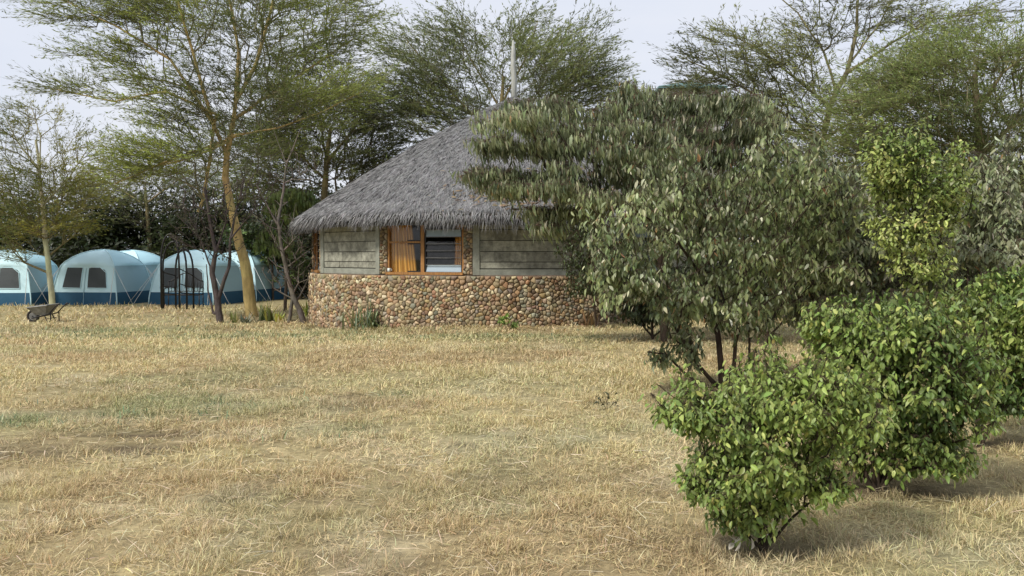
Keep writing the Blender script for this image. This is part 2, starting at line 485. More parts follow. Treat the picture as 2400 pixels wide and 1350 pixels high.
def voronoi(pts, box, nn=18):
    """cells of a Voronoi diagram by clipping against the nearest neighbours"""
    cells = []
    for i, p in enumerate(pts):
        d = np.hypot(*(pts - p).T); idx = np.argsort(d)[1:nn + 1]
        poly = [np.array((box[0], box[1])), np.array((box[2], box[1])), np.array((box[2], box[3])), np.array((box[0], box[3]))]
        for j in idx:
            q = pts[j]; mid = (p + q) / 2; nrm = q - p; out = []
            s = [float(np.dot(v - mid, nrm)) for v in poly]
            for a in range(len(poly)):
                b = (a + 1) % len(poly)
                if s[a] <= 0: out.append(poly[a])
                if (s[a] < 0) != (s[b] < 0) and s[a] != s[b]:
                    t = s[a] / (s[a] - s[b]); out.append(poly[a] + t * (poly[b] - poly[a]))
            poly = out
            if len(poly) < 3: break
        cells.append(poly)
    return cells

STONES = [(.40, .30, .20), (.36, .25, .165), (.47, .385, .275), (.28, .23, .17), (.32, .195, .125), (.30, .28, .23), (.55, .47, .35), (.38, .275, .16), (.30, .215, .16), (.43, .335, .235), (.34, .27, .19), (.26, .20, .14)]
def stone_mesh(poly, place, depth, col):
    """a rounded cobble from one cell; place(u, v, n) gives the world point"""
    P = np.array(poly); c = P.mean(0)
    P = c + (P - c) * rng.uniform(.92, .985) + rng.normal(0, .004, P.shape)
    for _ in range(1):                                  # cut the corners
        Q = np.roll(P, -1, 0); P = np.stack([.88 * P + .12 * Q, .12 * P + .88 * Q], 1).reshape(-1, 2)
    if len(P) > 12: P = P[::2] if len(P) > 16 else P
    n = len(P); V = []; tilt = rng.normal(0, .16, 2)
    for s, h in ((1.0, -.03), (.95, depth * .62), (.80, depth)):
        for q in P:
            w = c + (q - c) * s
            V.append(place(w[0], w[1], h + (np.dot(tilt, w - c) if h > 0 else 0)))
    V.append(place(c[0], c[1], depth * 1.02))
    fs = []
    for r in range(2):
        for j in range(n): fs.append((r * n + j, r * n + (j + 1) % n, (r + 1) * n + (j + 1) % n, (r + 1) * n + j))
    for j in range(n): fs.append((2 * n + j, 2 * n + (j + 1) % n, 3 * n))
    return V, fs, np.asarray(col)

def pick_stone(v=0.0):
    c = np.array(STONES[rng.integers(len(STONES))]) * math.exp(rng.normal(0, .22)) * (1 + rng.normal(0, .04, 3)) * np.array((.95, .94, .84))
    return np.clip(c, .03, .8)

def scatter(u0, u1, v0, v1, size, relax=3):
    n = int((u1 - u0) * (v1 - v0) / (size * size * .82))
    pts = np.stack([rng.uniform(u0, u1, n), rng.uniform(v0, v1, n)], 1)
    wts = rng.choice([.6, .8, 1.0, 1.25, 1.7], n)
    for _ in range(relax):                              # push apart so that the cells even out
        mv = np.zeros_like(pts)
        for i in range(n):
            d = pts[i] - pts; r = np.hypot(d[:, 0], d[:, 1] * 1.3); lim = size * (wts[i] + wts) * .58; k_ = (r < lim) & (r > 0)
            if k_.any(): mv[i] = np.sum(d[k_] / r[k_][:, None] * (lim[k_] - r[k_])[:, None] * .3, 0)
        pts = np.clip(pts + mv, (u0 + .03, v0 + .03), (u1 - .03, v1 - .03))
    return pts

U0, U1 = R_(-88) * RW, R_(62) * RW
pts = scatter(U0, U1, -.33, SILL - .02, .106)
cells = voronoi(pts, (U0, -.33, U1, SILL - .02))
items = []
for p, poly in zip(pts, cells):
    if len(poly) < 3: continue
    phi = p[0] / RW; w = hp(phi, RW, p[1])
    px = W / 2 + w[0] / w[1] * F
    a = 0.5 * abs(sum(poly[i][0] * poly[(i + 1) % len(poly)][1] - poly[(i + 1) % len(poly)][0] * poly[i][1] for i in range(len(poly))))
    items.append((a * max(.05, math.cos(phi)) * (1.0 if 735 < px < 1420 else .3), poly, px))
items.sort(key=lambda t: -t[0])
def place_drum(u, v, n): return hp(u / RW, RW - .03 + n, v)
rest = MB(); cnt = 0
for a, poly, px in items:
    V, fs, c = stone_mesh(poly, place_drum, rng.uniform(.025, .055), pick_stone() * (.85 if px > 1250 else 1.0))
    if cnt < 300:
        s = MB(); s.add(V, fs, c); s.build('stone', M['stone'], base_wall, True); cnt += 1
    else: rest.add(V, fs, c)
rest.build('stones', M['stone'], base_wall, True, 'stuff')

# upper walls: flat panels between columns, windows between the panels
class Facet:
    def __init__(s, p0, p1, r=RU):
        s.a = hp(p0, r, 0); s.b = hp(p1, r, 0); d = s.b - s.a; s.w = float(np.hypot(d[0], d[1])); s.t = d / s.w
        s.n = np.array((s.t[1], -s.t[0], 0)); mid = (s.a + s.b) / 2 - HUT
        if np.dot(s.n, mid) < 0: s.n = -s.n
    def p(s, u, z, n=0.0): return s.a + s.t * u + s.n * n + np.array((0, 0, z))
    def box(s, mb, u0, u1, z0, z1, n0, n1, col=None):
        v = [s.p(u, z, n) for z in (z0, z1) for u, n in ((u0, n1), (u1, n1), (u1, n0), (u0, n0))]
        mb.add(v, BOXF, col)
TOP = 2.76
def wall_facet(p0, p1, detail=True):
    f = Facet(p0, p1); cw = .155
    m = MB(); f.box(m, cw - .01, f.w - cw + .01, SILL + .004, TOP, -.2, -.03); wp = m.build('wall_panel', M['joint'] if detail else M['concrete'], hut)
    for u0, u1 in ((0, cw), (f.w - cw, f.w)):
        m = MB(); f.box(m, u0, u1, SILL + .003, TOP + .01, -.21, .014); m.build('column', M['concrete'], hut)
    m = MB(); f.box(m, cw, f.w - cw, SILL + .002, SILL + .135, -.19, .004); m.build('plinth_strip', M['concrete'], hut)
    if not detail: return f
    zc = [SILL + .15, 1.462, 1.705, 1.955, 2.205, 2.47]
    for i in range(len(zc) - 1):
        u = cw + .012; off = rng.uniform(.25, .45)
        first = True
        while u < f.w - cw - .03:
            u2 = min(u + (off if first else rng.uniform(.37, .46)), f.w - cw - .012)
            if f.w - cw - .012 - u2 < .12: u2 = f.w - cw - .012
            first = False
            m = MB(); pr = rng.uniform(-.012, -.002)
            f.box(m, u, u2 - .003, zc[i] + .008, zc[i + 1] - .009, -.06, pr, np.array((.275, .275, .225)) * math.exp(rng.normal(0, .10)))
            b = m.build('block', M['block'], wp)
            u = u2
    return f

def window_facet(p0, p1):
    f = Facet(p0, p1); w = f.w
    u0, u1 = .086 * w, .904 * w
    # stone piers at both sides of the opening
    for a, b in ((0.004, u0), (u1, w - .004)):
        m = MB(); f.box(m, a, b, SILL + .003, TOP, -.22, -.02); pr = m.build('stone_pier', M['mortar'], hut)
        pp = scatter(a, b, SILL + .01, TOP - .1, .085); cl = voronoi(pp, (a, SILL + .01, b, TOP - .1), 14)
        for poly in cl:
            if len(poly) < 3: continue
            V, fs, c = stone_mesh(poly, lambda u, v, n: f.p(u, v, -.02 + n), rng.uniform(.03, .05), pick_stone() * .75)
            s = MB(); s.add(V, fs, c); s.build('stone', M['stone'], pr, True)
    win = thing_part('window', hut)
    zs, zt = SILL + .05, TOP - .02; um = u0 + (u1 - u0) * .467; fw = .045
    m = MB(); f.box(m, u0 - .01, u1 + .01, SILL + .002, zs + .012, -.16, .075); m.build('sill', M['wood'], win)
    for a, b, d in ((u0, u0 + fw, .0), (um - .045, um + .045, .006), (u1 - fw, u1, .0)):
        m = MB(); f.box(m, a, b, zs + .012, zt, -.13, -.012 + d); m.build('frame_post', M['wood'], win)
    zr = 1.925
    m = MB(); f.box(m, u0 + fw, um - .045, zr - .022, zr + .022, -.11, -.022); m.build('transom', M['wood'], win)
    # left light: dark inner casements and plain panes
    cu = u0 + fw + (um - .045 - u0 - fw) * .56
    for z0, z1 in ((zs + .012, zr - .022), (zr + .022, zt)):
        m = MB(); f.box(m, u0 + fw, um - .045, z0, z1, -.075, -.069); m.build('pane', M['glass'], win)
        m = MB()
        for a, b, c, d in ((um - .085, um - .046, z0, z1), (cu, um - .085, z1 - .03, z1), (cu, um - .085, z0, z0 + .03)):
            f.box(m, a, b, c, d, -.068, -.045)
        m.build('casement_frame', M['dark_metal'], win)
    # right light: dark frame with glass louvre blades, the lowest and one upper blade coloured pale like reflected sky
    a, b = um + .045, u1 - fw
    m = MB()
    for q0, q1 in ((a, a + .035), (b - .03, b)): f.box(m, q0, q1, zs + .012, zt, -.085, -.03)
    m.build('louvre_frame', M['dark_metal'], win)
    z = zs + .02; hgt = .163; i = 0
    while z < zt - .02:
        z2 = min(z + hgt, zt); sky_pale = i in (0, 5)
        m = MB(); v = []
        for zz, n in ((z, -.035), (z2 - .008, -.075)):
            v += [f.p(a + .036, zz, n), f.p(b - .031, zz, n), f.p(b - .031, zz, n - .005), f.p(a + .036, zz, n - .005)]
        m.add(v, BOXF); m.build('louvre_blade', M['glass_sky'] if sky_pale else M['glass'], win, False, None, 'blade painted pale like reflected sky' if sky_pale else None)
        m = MB(); f.box(m, a + .036, b - .031, z - .008, z + .006, -.034, -.022); m.build('louvre_clip', M['tray'], win)
        z = z2; i += 1
    # curtains hanging inside
    for c0, c1, lean in ((u0 + .03, cu + .05, .16), (b - .19, b + .02, -.05)):
        m = MB(); nu, nz = 44, 8; V = []; C = []
        for iz in range(nz + 1):
            tz = iz / nz
            for iu in range(nu + 1):
                tu = iu / nu
                u = c0 + (c1 - c0) * tu + (lean * (1 - tz) ** 1.2 * tu if lean > 0 else lean * (1 - tz) * (1 - tu))
                V.append(f.p(u, zs - .02 + (zt - zs) * tz, -.125 + .022 * math.sin(tu * 34 + .8 * math.sin(tz * 3)) + .01 * math.sin(tu * 61)))
                st = .5 + .5 * math.sin(tu * 52); C.append(np.array((.72, .37, .09)) * (1 - .45 * (st > .8)) + np.array((.14, .10, .03)) * (st < .18))
        fs = [(r * (nu + 1) + q, r * (nu + 1) + q + 1, (r + 1) * (nu + 1) + q + 1, (r + 1) * (nu + 1) + q) for r in range(nz) for q in range(nu)]
        m.add(V, fs, np.array(C)); m.build('curtain', M['curtain'], win, True)
    return f

def thing_part(name, parent):
    o = bpy.data.objects.new(name, None); COL.objects.link(o); o.parent = parent; return o

fw_ = None
for kf in range(7):
    p0 = pa + kf * 2 * math.pi / 7
    near = kf in (0, 1)
    wall_facet(p0, p0 + WALLW, near)
    q0, q1 = p0 + WALLW, p0 + 2 * math.pi / 7
    if kf in (0, 1, 6):
        f = window_facet(q0, q1)
        if kf == 0: fw_ = f
    else:
        f = Facet(q0, q1); m = MB(); f.box(m, .01, f.w - .01, SILL + .004, TOP, -.2, -.03); m.build('wall_panel', M['concrete'], hut)
# dark floor and ceiling inside
m = MB(); V = [hp(2 * math.pi * i / 48, RU - .25, .12) for i in range(48)]; m.add(V, [tuple(range(48))]); m.build('floor', M['interior'], hut)

# roof: cone with a slight belly, thatch laid on it strand by strand
RE, ZE, ZA = 6.2, 2.56, 6.16
def roof_z(r):
    t = r / RE; return ZA + (ZE - ZA) * t + .16 * math.sin(math.pi * min(t, 1)) * 1.0
m = MB(); nr = 14; V = []
rr = np.linspace(.02, RE, nr)
for i in range(nseg):
    for r in rr: V.append(hp(2 * math.pi * i / nseg, r, roof_z(r) - .03))
for i in range(nseg):
    for r in rr[::-1]: V.append(hp(2 * math.pi * i / nseg, r - .02 if r > .05 else r, roof_z(r) - .26))
V = np.array(V); A = nseg * nr; fs = []
for i in range(nseg):
    i2 = (i + 1) % nseg
    for j in range(nr - 1):
        fs.append((i * nr + j, i2 * nr + j, i2 * nr + j + 1, i * nr + j + 1))
        fs.append((A + i * nr + j, A + i2 * nr + j, A + i2 * nr + j + 1, A + i * nr + j + 1))
    fs.append((i * nr + nr - 1, i2 * nr + nr - 1, A + i2 * nr, A + i * nr))
m.add(V, fs); roof = m.build('roof', M['thatch_under'], hut)
def thatch(n, r0, r1, ln, wd, lift, hang, colr):
    r = np.sqrt(rng.uniform(r0 ** 2, r1 ** 2, n)); ph = rng.uniform(R_(-115), R_(115), n)
    z = np.array([roof_z(v) for v in r]); dz = np.array([(roof_z(v + .05) - roof_z(v)) / .05 for v in r])
    er = np.stack([np.sin(ph), -np.cos(ph), np.zeros(n)], 1); et = np.stack([np.cos(ph), np.sin(ph), np.zeros(n)], 1)
    down = norm(er + np.array([[0, 0, 1.0]]) * dz[:, None]); up_ = norm(np.cross(down, et)); up_ = np.where(up_[:, 2:3] < 0, -up_, up_)
    L_ = ln * rng.uniform(.6, 1.4, n)
    ax = norm(down + et * rng.normal(0, .34, (n, 1)) + up_ * rng.uniform(lift * .3, lift, (n, 1)) + np.array([[0, 0, -1.0]]) * (hang * rng.uniform(.3, 1.2, (n, 1))))
    if hang: L_ = L_ * (.6 + 1.0 * fbm(ph * 16, ph * 0 + r0, 161, 3)); wd = wd * 1.15      # the fringe hangs in uneven tufts
    pos = np.stack([HUT[0] + r * np.sin(ph), HUT[1] - r * np.cos(ph), z], 1) - down * L_[:, None] * .5 + up_ * rng.uniform(-.01, .035, (n, 1))
    clump = fbm(ph * 40, r * 5.0, 151, 3)[:, None]
    c = np.asarray(colr) * np.exp(rng.normal(0, .16, (n, 1))) * (.7 + .6 * clump) * (1 + rng.normal(0, .02, (n, 3)))
    T.leaves(pos, ax, up_ + rng.normal(0, .3, (n, 3)), L_, wd * rng.uniform(.6, 1.4, n), np.clip(c, .02, .7), .12, 'blade')
T = MB()
thatch(130000, .1, RE - .05, .20, .0175, .14, 0, (.20, .20, .202))
thatch(15000, RE - .35, RE + .04, .32, .021, .06, .45, (.225, .224, .226))
thatch(9000, RE - .16, RE + .07, .44, .02, .0, .9, (.17, .168, .166))
T.build('thatch', M['thatch'], roof, True, 'stuff')
m = MB(); ap = hp(0, 0, 0)
m.tube([ap + (0, 0, ZA - .5), ap + (.0, 0, ZA + .5), ap + (-.03, 0, 7.0), ap + (-.02, 0, 7.55), ap + (-.03, 0, 7.78)], [.085, .08, .075, .06, .015], 9)
m.build('roof_pole', M['pole'], hut, True)

# white mug on the window sill
p = fw_.p(.112 * fw_.w, SILL + .063, .035)
mug = thing('mug', 'small white mug standing on the window sill of the hut', 'mug', p)
m = MB(); prof = [(.001, .004), (.038, .0), (.04, .09), (.036, .09), (.034, .012), (.001, .012)]; V = []; 
for i in range(14):
    a = 2 * math.pi * i / 14
    for r, z in prof: V.append(p + (r * math.cos(a), r * math.sin(a), z))
m.add(V, [(i * 6 + j, ((i + 1) % 14) * 6 + j, ((i + 1) % 14) * 6 + j + 1, i * 6 + j + 1) for i in range(14) for j in range(5)]); m.build('body', M['cup'], mug, True)
m = MB(); m.tube([p + (.038, 0, .07), p + (.065, 0, .065), p + (.068, 0, .035), p + (.038, 0, .02)], .006, 6); m.build('handle', M['cup'], mug, True)

# ------------------------------------------------------------------ plants: branches grown towards points spread through the crown
def grow(polys, anchors, seg=.35, sag=0.0, root=0, bal=.5):
    """polys: list of (points, radii); the first is the trunk, the others start at their nearest node. Every anchor is joined to the nearest
    branch already grown, nearest anchors first, so the limbs fork as they spread."""
    P, par, rad = [], [], []
    for pi, (pt, rd) in enumerate(polys):
        pt = np.asarray(pt, float)
        if pi == 0 or len(P) == 0: last = -1
        else:
            d = np.linalg.norm(np.array(P) - pt[0], axis=1); last = int(np.argmin(d))
        out = [pt[0]]; ro = [rd[0]]
        for i in range(len(pt) - 1):
            n = max(1, int(np.linalg.norm(pt[i + 1] - pt[i]) / seg))
            for j in range(1, n + 1):
                t = j / n; w = (pt[i] * (1 - t) + pt[i + 1] * t)
                if j < n: w = w + rng.normal(0, .03 * seg, 3)
                out.append(w); ro.append(rd[i] * (1 - t) + rd[i + 1] * t)
        for i, (q, r) in enumerate(zip(out, ro)):
            if pi > 0 and i == 0 and np.linalg.norm(q - P[last]) < .02: continue
            P.append(q); par.append(last); rad.append(r); last = len(P) - 1
    fixed = len(P)
    o = P[root]
    D0 = list(np.linalg.norm(np.array(P) - o, axis=1))
    cap = len(P) + len(anchors) * 14
    A = np.zeros((cap, 3)); A[:len(P)] = P; B = np.zeros(cap); B[:len(P)] = D0
    n = len(P); par = par + [0] * (cap - n)
    term = []
    skip = int(fixed * 0)                               # low trunk nodes are costly to join
    hz = np.zeros(cap); hz[:n] = A[:n, 2]
    for a in anchors[np.argsort(np.linalg.norm(anchors - o, axis=1))]:
        d = np.linalg.norm(A[:n] - a, axis=1)
        da = np.linalg.norm(a - o)
        cost = d + bal * B[:n] + .35 * np.maximum(0, A[:n, 2] - a[2])
        i = int(np.argmin(cost)); L_ = d[i]; k = max(1, int(L_ / seg)); last = i; p0 = A[i].copy()
        side = rng.normal(0, .05 * L_, 3)
        for j in range(1, k + 1):
            t = j / k; w = p0 * (1 - t) + a * t + side * math.sin(math.pi * t) - np.array((0, 0, sag * L_ * math.sin(math.pi * t)))
            if j == k: w = a
            A[n] = w; B[n] = B[last] + L_ / k; par[n] = last; last = n; n += 1
        term.append(last)
    A = A[:n]; par = np.array(par[:n]); cntv = np.zeros(n)
    cntv[term] = 1
    for i in range(n - 1, -1, -1):
        if par[i] >= 0: cntv[par[i]] += cntv[i]
    return A, par, cntv, np.array(rad), fixed, np.array(term)

def sample_pads(pads, shell=0.0):
    """pads: (px, py, rx_px, ry_px, depth, half depth in m, n)"""
    out = []
    for px, py, rx, ry, Y, rd, n in pads:
        c = at(px, py, Y); k = Y / F
        v = norm(rng.normal(size=(n, 3))); r = rng.uniform(shell ** 3, 1, (n, 1)) ** (1 / 3)
        v = v * r
        out.append(c + np.stack([v[:, 0] * rx * k, v[:, 1] * rd, v[:, 2] * ry * k], 1))
    return np.concatenate(out)

def branch_mesh(A, par, cntv, rad, fixed, rt, pw, n=4, col=(.2, .18, .14), colt=None, only=None):
    r = rt * np.maximum(cntv, 1) ** pw
    cap_r = np.full(len(A), 1e9)
    r[:fixed] = rad
    for i in range(fixed, len(A)):                      # a branch is never thicker than what it grows from
        if r[i] > .8 * r[par[i]] and par[i] < fixed: r[i] = .8 * r[par[i]]
        elif r[i] > r[par[i]]: r[i] = r[par[i]]
    m1, m2 = MB(), MB()
    idx = np.where(par >= 0)[0]
    tr = idx[idx < fixed]; br = idx[idx >= fixed]
    def go(m, ii, n, c):
        if len(ii) == 0: return
        p0 = A[par[ii]]; p1 = A[ii]; e = (p1 - p0) * .04
        cc = jit(c, len(ii), .10, .03)
        m.prisms(p0 - e, p1 + e, r[par[ii]] if n > 5 else np.minimum(r[par[ii]], r[ii] * 1.5), r[ii], n, cc)
    go(m1, tr, 9, col if colt is None else colt)
    go(m2, br, n, col)
    return m1, m2, r

def poly(pts, Y, r0, r1, dy=None):
    """a stem through photo pixels at forward distance Y (+ dy for each point), tapering"""
    out = []
    for i, (px, py) in enumerate(pts):
        out.append(at(px, py, Y + (dy[i] if dy else 0)))
    return np.array(out), np.linspace(r0, r1, len(pts))

def acacia(name, label, base_px, Y, trunk, limbs, pads, cols, rt=.007, pw=.40, tw=(.5, 1.1), per=3, leafn=17, lsz=(.10, .19), lw=.026, barkc=(.33, .27, .14), twigc=(.17, .15, .11), group=None, bark='yellow_bark', rise=.10, mute=1.0, cat='tree'):
    tp = poly(trunk[0], Y, trunk[1], trunk[2], trunk[3] if len(trunk) > 3 else None)
    b = tp[0][0].copy(); b[2] = float(zg(b[0], b[1])); tp[0][0] = b - (0, 0, .12)
    root = thing(name, label, cat, b, group)
    polys = [tp] + [poly(l[0], Y, l[1], l[2], l[3] if len(l) > 3 else None) for l in limbs]
    an = sample_pads([(p[0], p[1], p[2], p[3], Y + p[4], p[5], p[6]) for p in pads])
    fork = int(len(tp[0]) * 0)
    A, par, cn, rad, fixed, term = grow(polys, an, .45, .03)
    m1, m2, r = branch_mesh(A, par, cn, rad, fixed, rt, pw, 4, twigc, barkc)
    c0 = A[:fixed].mean(0)
    # sprays of fine twigs lined with leaflets at the branch ends and along the thin branches
    ends = (cn <= 1) & (np.arange(len(A)) >= fixed) & (rng.uniform(size=len(A)) < .45); ends[term] = True
    thin = np.where(ends)[0]
    n = len(thin) * per
    src = np.repeat(thin, per)
    out = norm(A[src] - A[np.maximum(par[src], 0)])
    radial = A[src] - b; radial[:, 2] = 0; radial = norm(radial)
    d = norm(out * .35 + radial * .9 + rng.normal(0, .6, (n, 3)) * np.array((1, 1, .22)) + np.array((0, 0, rise)))
    L_ = rng.uniform(tw[0], tw[1], n)
    p0 = A[src]; p1 = p0 + d * L_[:, None] * .55; p2 = p0 + d * L_[:, None] + rng.normal(0, .06, (n, 3)) + np.array((0, 0, .03)) * L_[:, None]
    tc = jit(twigc, n, .15, .04)
    m2.prisms(p0, p1, np.full(n, rt * .8), np.full(n, rt * .55), 3, tc); m2.prisms(p1, p2, np.full(n, rt * .55), np.full(n, rt * .25), 3, tc)
    m1.build('trunk', M[bark], root, True); m2.build('branches', M['bark'], root, True)
    k = leafn; t = rng.uniform(.12, 1.05, (n, k)); ti = np.minimum(t / .55, 1)[..., None]
    q = np.where(t[..., None] < .55, p0[:, None] * (1 - ti) + p1[:, None] * ti, p1[:, None] + (p2 - p1)[:, None] * ((t[..., None] - .55) / .45))
    q = q.reshape(-1, 3); N_ = len(q)
    dl = norm(np.repeat(d, k, 0) * 1.0 + rng.normal(0, .5, (N_, 3)) * np.array((1, 1, .45)))
    q = q + rng.normal(0, .025, (N_, 3))
    cl = np.array(cols); f = fbm(q[:, 0] * .55 + q[:, 1] * .3, q[:, 2] * .8 + q[:, 1] * .4, 211, 3)
    w = np.clip((f - .34) / .32, 0, 1)[:, None]
    c = (cl[0] * (1 - w) + cl[-1] * w) * np.exp(rng.normal(0, .22, (N_, 1))) * (1 + rng.normal(0, .05, (N_, 3))) * mute
    mb = MB(); mb.leaves(q, dl, rng.normal(0, .5, (N_, 3)) + np.array((0, 0, 1.0)), rng.uniform(lsz[0], lsz[1], N_), lw * rng.uniform(.7, 1.4, N_), np.clip(c, .008, .6), .05, 'quad')
    mb.build('crown', M['acacia'], root, True, 'stuff')
    return root

LEAF_MESH = None
def leaf_protos():
    """four single leaves with a midrib fold, unit length"""
    global LEAF_MESH
    LEAF_MESH = []
    for bend, fold in ((.12, .45), (.30, .6), (.5, .35), (-.08, .5)):
        m = MB(); V = []; ts = (0, .18, .42, .68, .87, 1); ws = (.06, .62, 1.0, .82, .42, 0.02)
        for t, w in zip(ts, ws):
            for s in (-1, 0, 1): V.append((s * w * .5, t, -bend * t * t + abs(s) * fold * w * .5))
        fs = []
        for i in range(5):
            for j in (0, 1): fs.append((i * 3 + j, i * 3 + j + 1, (i + 1) * 3 + j + 1, (i + 1) * 3 + j))
        m.add(V, fs); LEAF_MESH.append(m.mesh('leaf', M['leaf_one'], (0, 0, 0), True))
leaf_protos()

def single_leaves(root, pos, ax, nr, ln, wd, col, n=300):
    """the leaves that show largest become leaf objects; returns the indices of the rest"""
    N_ = len(pos); ax = norm(ax); nr = norm(nr - ax * np.sum(nr * ax, 1, keepdims=True))
    view = norm(pos - np.array((0, 0, CAMZ))); dist = np.linalg.norm(pos - np.array((0, 0, CAMZ)), axis=1)
    face = np.abs(np.sum(nr * view, 1)); size = ln * wd * (.25 + face) / dist ** 2
    # front-most in its neighbourhood of the picture
    u = (pos[:, 0] / pos[:, 1] * F / 13).astype(int); v = ((pos[:, 2] - CAMZ) / pos[:, 1] * F / 13).astype(int)
    key = u * 100000 + v; order = np.argsort(dist); seen = {}; front = np.zeros(N_, bool)
    for i in order:
        c = seen.get(key[i], 0)
        if c < 1: front[i] = True; seen[key[i]] = c + 1
    sc = size * np.where(front, 1.0, .02)
    pick = np.argsort(-sc)[:n]; bs = base_of(root)
    sd = np.cross(ax, nr)
    for i in pick:
        o = bpy.data.objects.new('leaf', LEAF_MESH[rng.integers(4)]); COL.objects.link(o); o.parent = root
        m = np.eye(4); m[:3, 0] = sd[i] * wd[i]; m[:3, 1] = ax[i] * ln[i]; m[:3, 2] = nr[i] * ln[i] * .8; m[:3, 3] = pos[i] - bs
        o.matrix_basis = Matrix(m.tolist()); o.color = (*[float(x) for x in col[i]], 1)
    k = np.ones(N_, bool); k[pick] = False
    return np.where(k)[0]

def broadleaf(name, label, Y, polys, pads, cols, ln, wd, per, droop, rt=.006, pw=.42, barkc=(.11, .09, .07), singles=300, spread=.16, cat='shrub', group=None, top=0.0, seg=.2, shell=0.0, up=.0, dens_top=None, wild=.6, base=None, bend=(.05, .4), shoots=0, shoot_len=.15):
    tps = [poly(l[0], Y, l[1], l[2], l[3] if len(l) > 3 else None) for l in polys]
    b = tps[0][0][0].copy() if base is None else np.array(base, float)
    b[2] = float(zg(b[0], b[1]))
    tps[0][0][0] = (b[0], b[1], b[2] - .06)
    root = thing(name, label, cat, b, group)
    an = sample_pads([(p[0], p[1], p[2], p[3], Y + p[4], p[5], p[6]) for p in pads], shell)
    an = an[an[:, 2] > zg(an[:, 0], an[:, 1]) + .05]
    if shoots:                                           # single shoots standing out of the crown
        ctr = an.mean(0); far = np.argsort(-(np.linalg.norm((an - ctr) * (1, 1, 1.0), axis=1) + .9 * (an[:, 2] - ctr[2])))[:shoots * 2]
        ex = []
        for i in rng.permutation(far)[:shoots]:
            dv = norm(norm(an[i] - ctr) * .35 + np.array((0, 0, .9)) + rng.normal(0, .3, 3)); Ls = shoot_len * rng.uniform(.4, 1.2)
            ex += [an[i] + dv * Ls * .5, an[i] + dv * Ls]
        an = np.concatenate([an, ex])
    A, par, cn, rad, fixed, term = grow(tps, an, seg, .02)
    m1, m2, r = branch_mesh(A, par, cn, rad, fixed, rt, pw, 5, barkc)
    src = np.repeat(term, per); n = len(src)
    out = norm(A[src] - A[par[src]])
    t = rng.uniform(0, 1, (n, 1))
    pos = A[src] - out * spread * t + rng.normal(0, spread * .35, (n, 3)) * np.array((1, 1, .55))
    radial = A[src] - A[:fixed].mean(0)
    ax = norm(out * .35 + norm(radial) * .35 + rng.normal(0, wild, (n, 3)) + np.array((0, 0, up)))
    ax = norm(ax * (1 - droop) + np.array((0, 0, -1.0)) * droop)
    nr = rng.normal(0, .45, (n, 3)) + np.array((0, 0, 1.0)) * (1 - droop * .6) + norm(radial) * (.3 + .7 * droop)
    L_ = ln * np.clip(rng.normal(.88, .27, n), .35, 1.5); W_ = wd * rng.uniform(.7, 1.25, n) * L_ / ln
    # stalks from the twig to each leaf
    near = rng.uniform(size=n) < .5
    m2.prisms(A[src][near], pos[near], np.full(near.sum(), rt * .5), np.full(near.sum(), rt * .3), 3, jit(np.array(barkc) * 1.5, near.sum()))
    m1.build('trunk', M['bark'], root, True); m2.build('branches', M['bark'], root, True, 'stuff' if name == 'seedling' else None)
    cl = np.array(cols, float); f = fbm(pos[:, 0] * 1.8 + pos[:, 1], pos[:, 2] * 1.8 + 7, 311, 3)
    w = np.clip((f - .36) / .28, 0, 1)[:, None]
    c = cl[0] * (1 - w) + cl[1] * w
    if len(cl) > 2:
        k = (rng.uniform(size=n) < .12)[:, None]; c = np.where(k, cl[2], c)
    if len(cl) > 3:                                      # odd dry or yellow leaves
        k = (rng.uniform(size=n) < .010)[:, None]; c = np.where(k, cl[3], c)
    c = np.clip(c * np.exp(rng.normal(0, .2, (n, 1))) * (1 + rng.normal(0, .05, (n, 3))), .008, .7)
    if singles: rest = single_leaves(root, pos, ax, nr, L_, W_, c, singles)
    else: rest = np.arange(n)
    if len(rest) == 0: return root
    mb = MB(); mb.leaves(pos[rest], ax[rest], nr[rest], L_[rest], W_[rest], c[rest], rng.uniform(bend[0], bend[1], len(rest)), 'leaf')
    mb.build('foliage', M['leaf'], root, True, 'stuff')
    return root

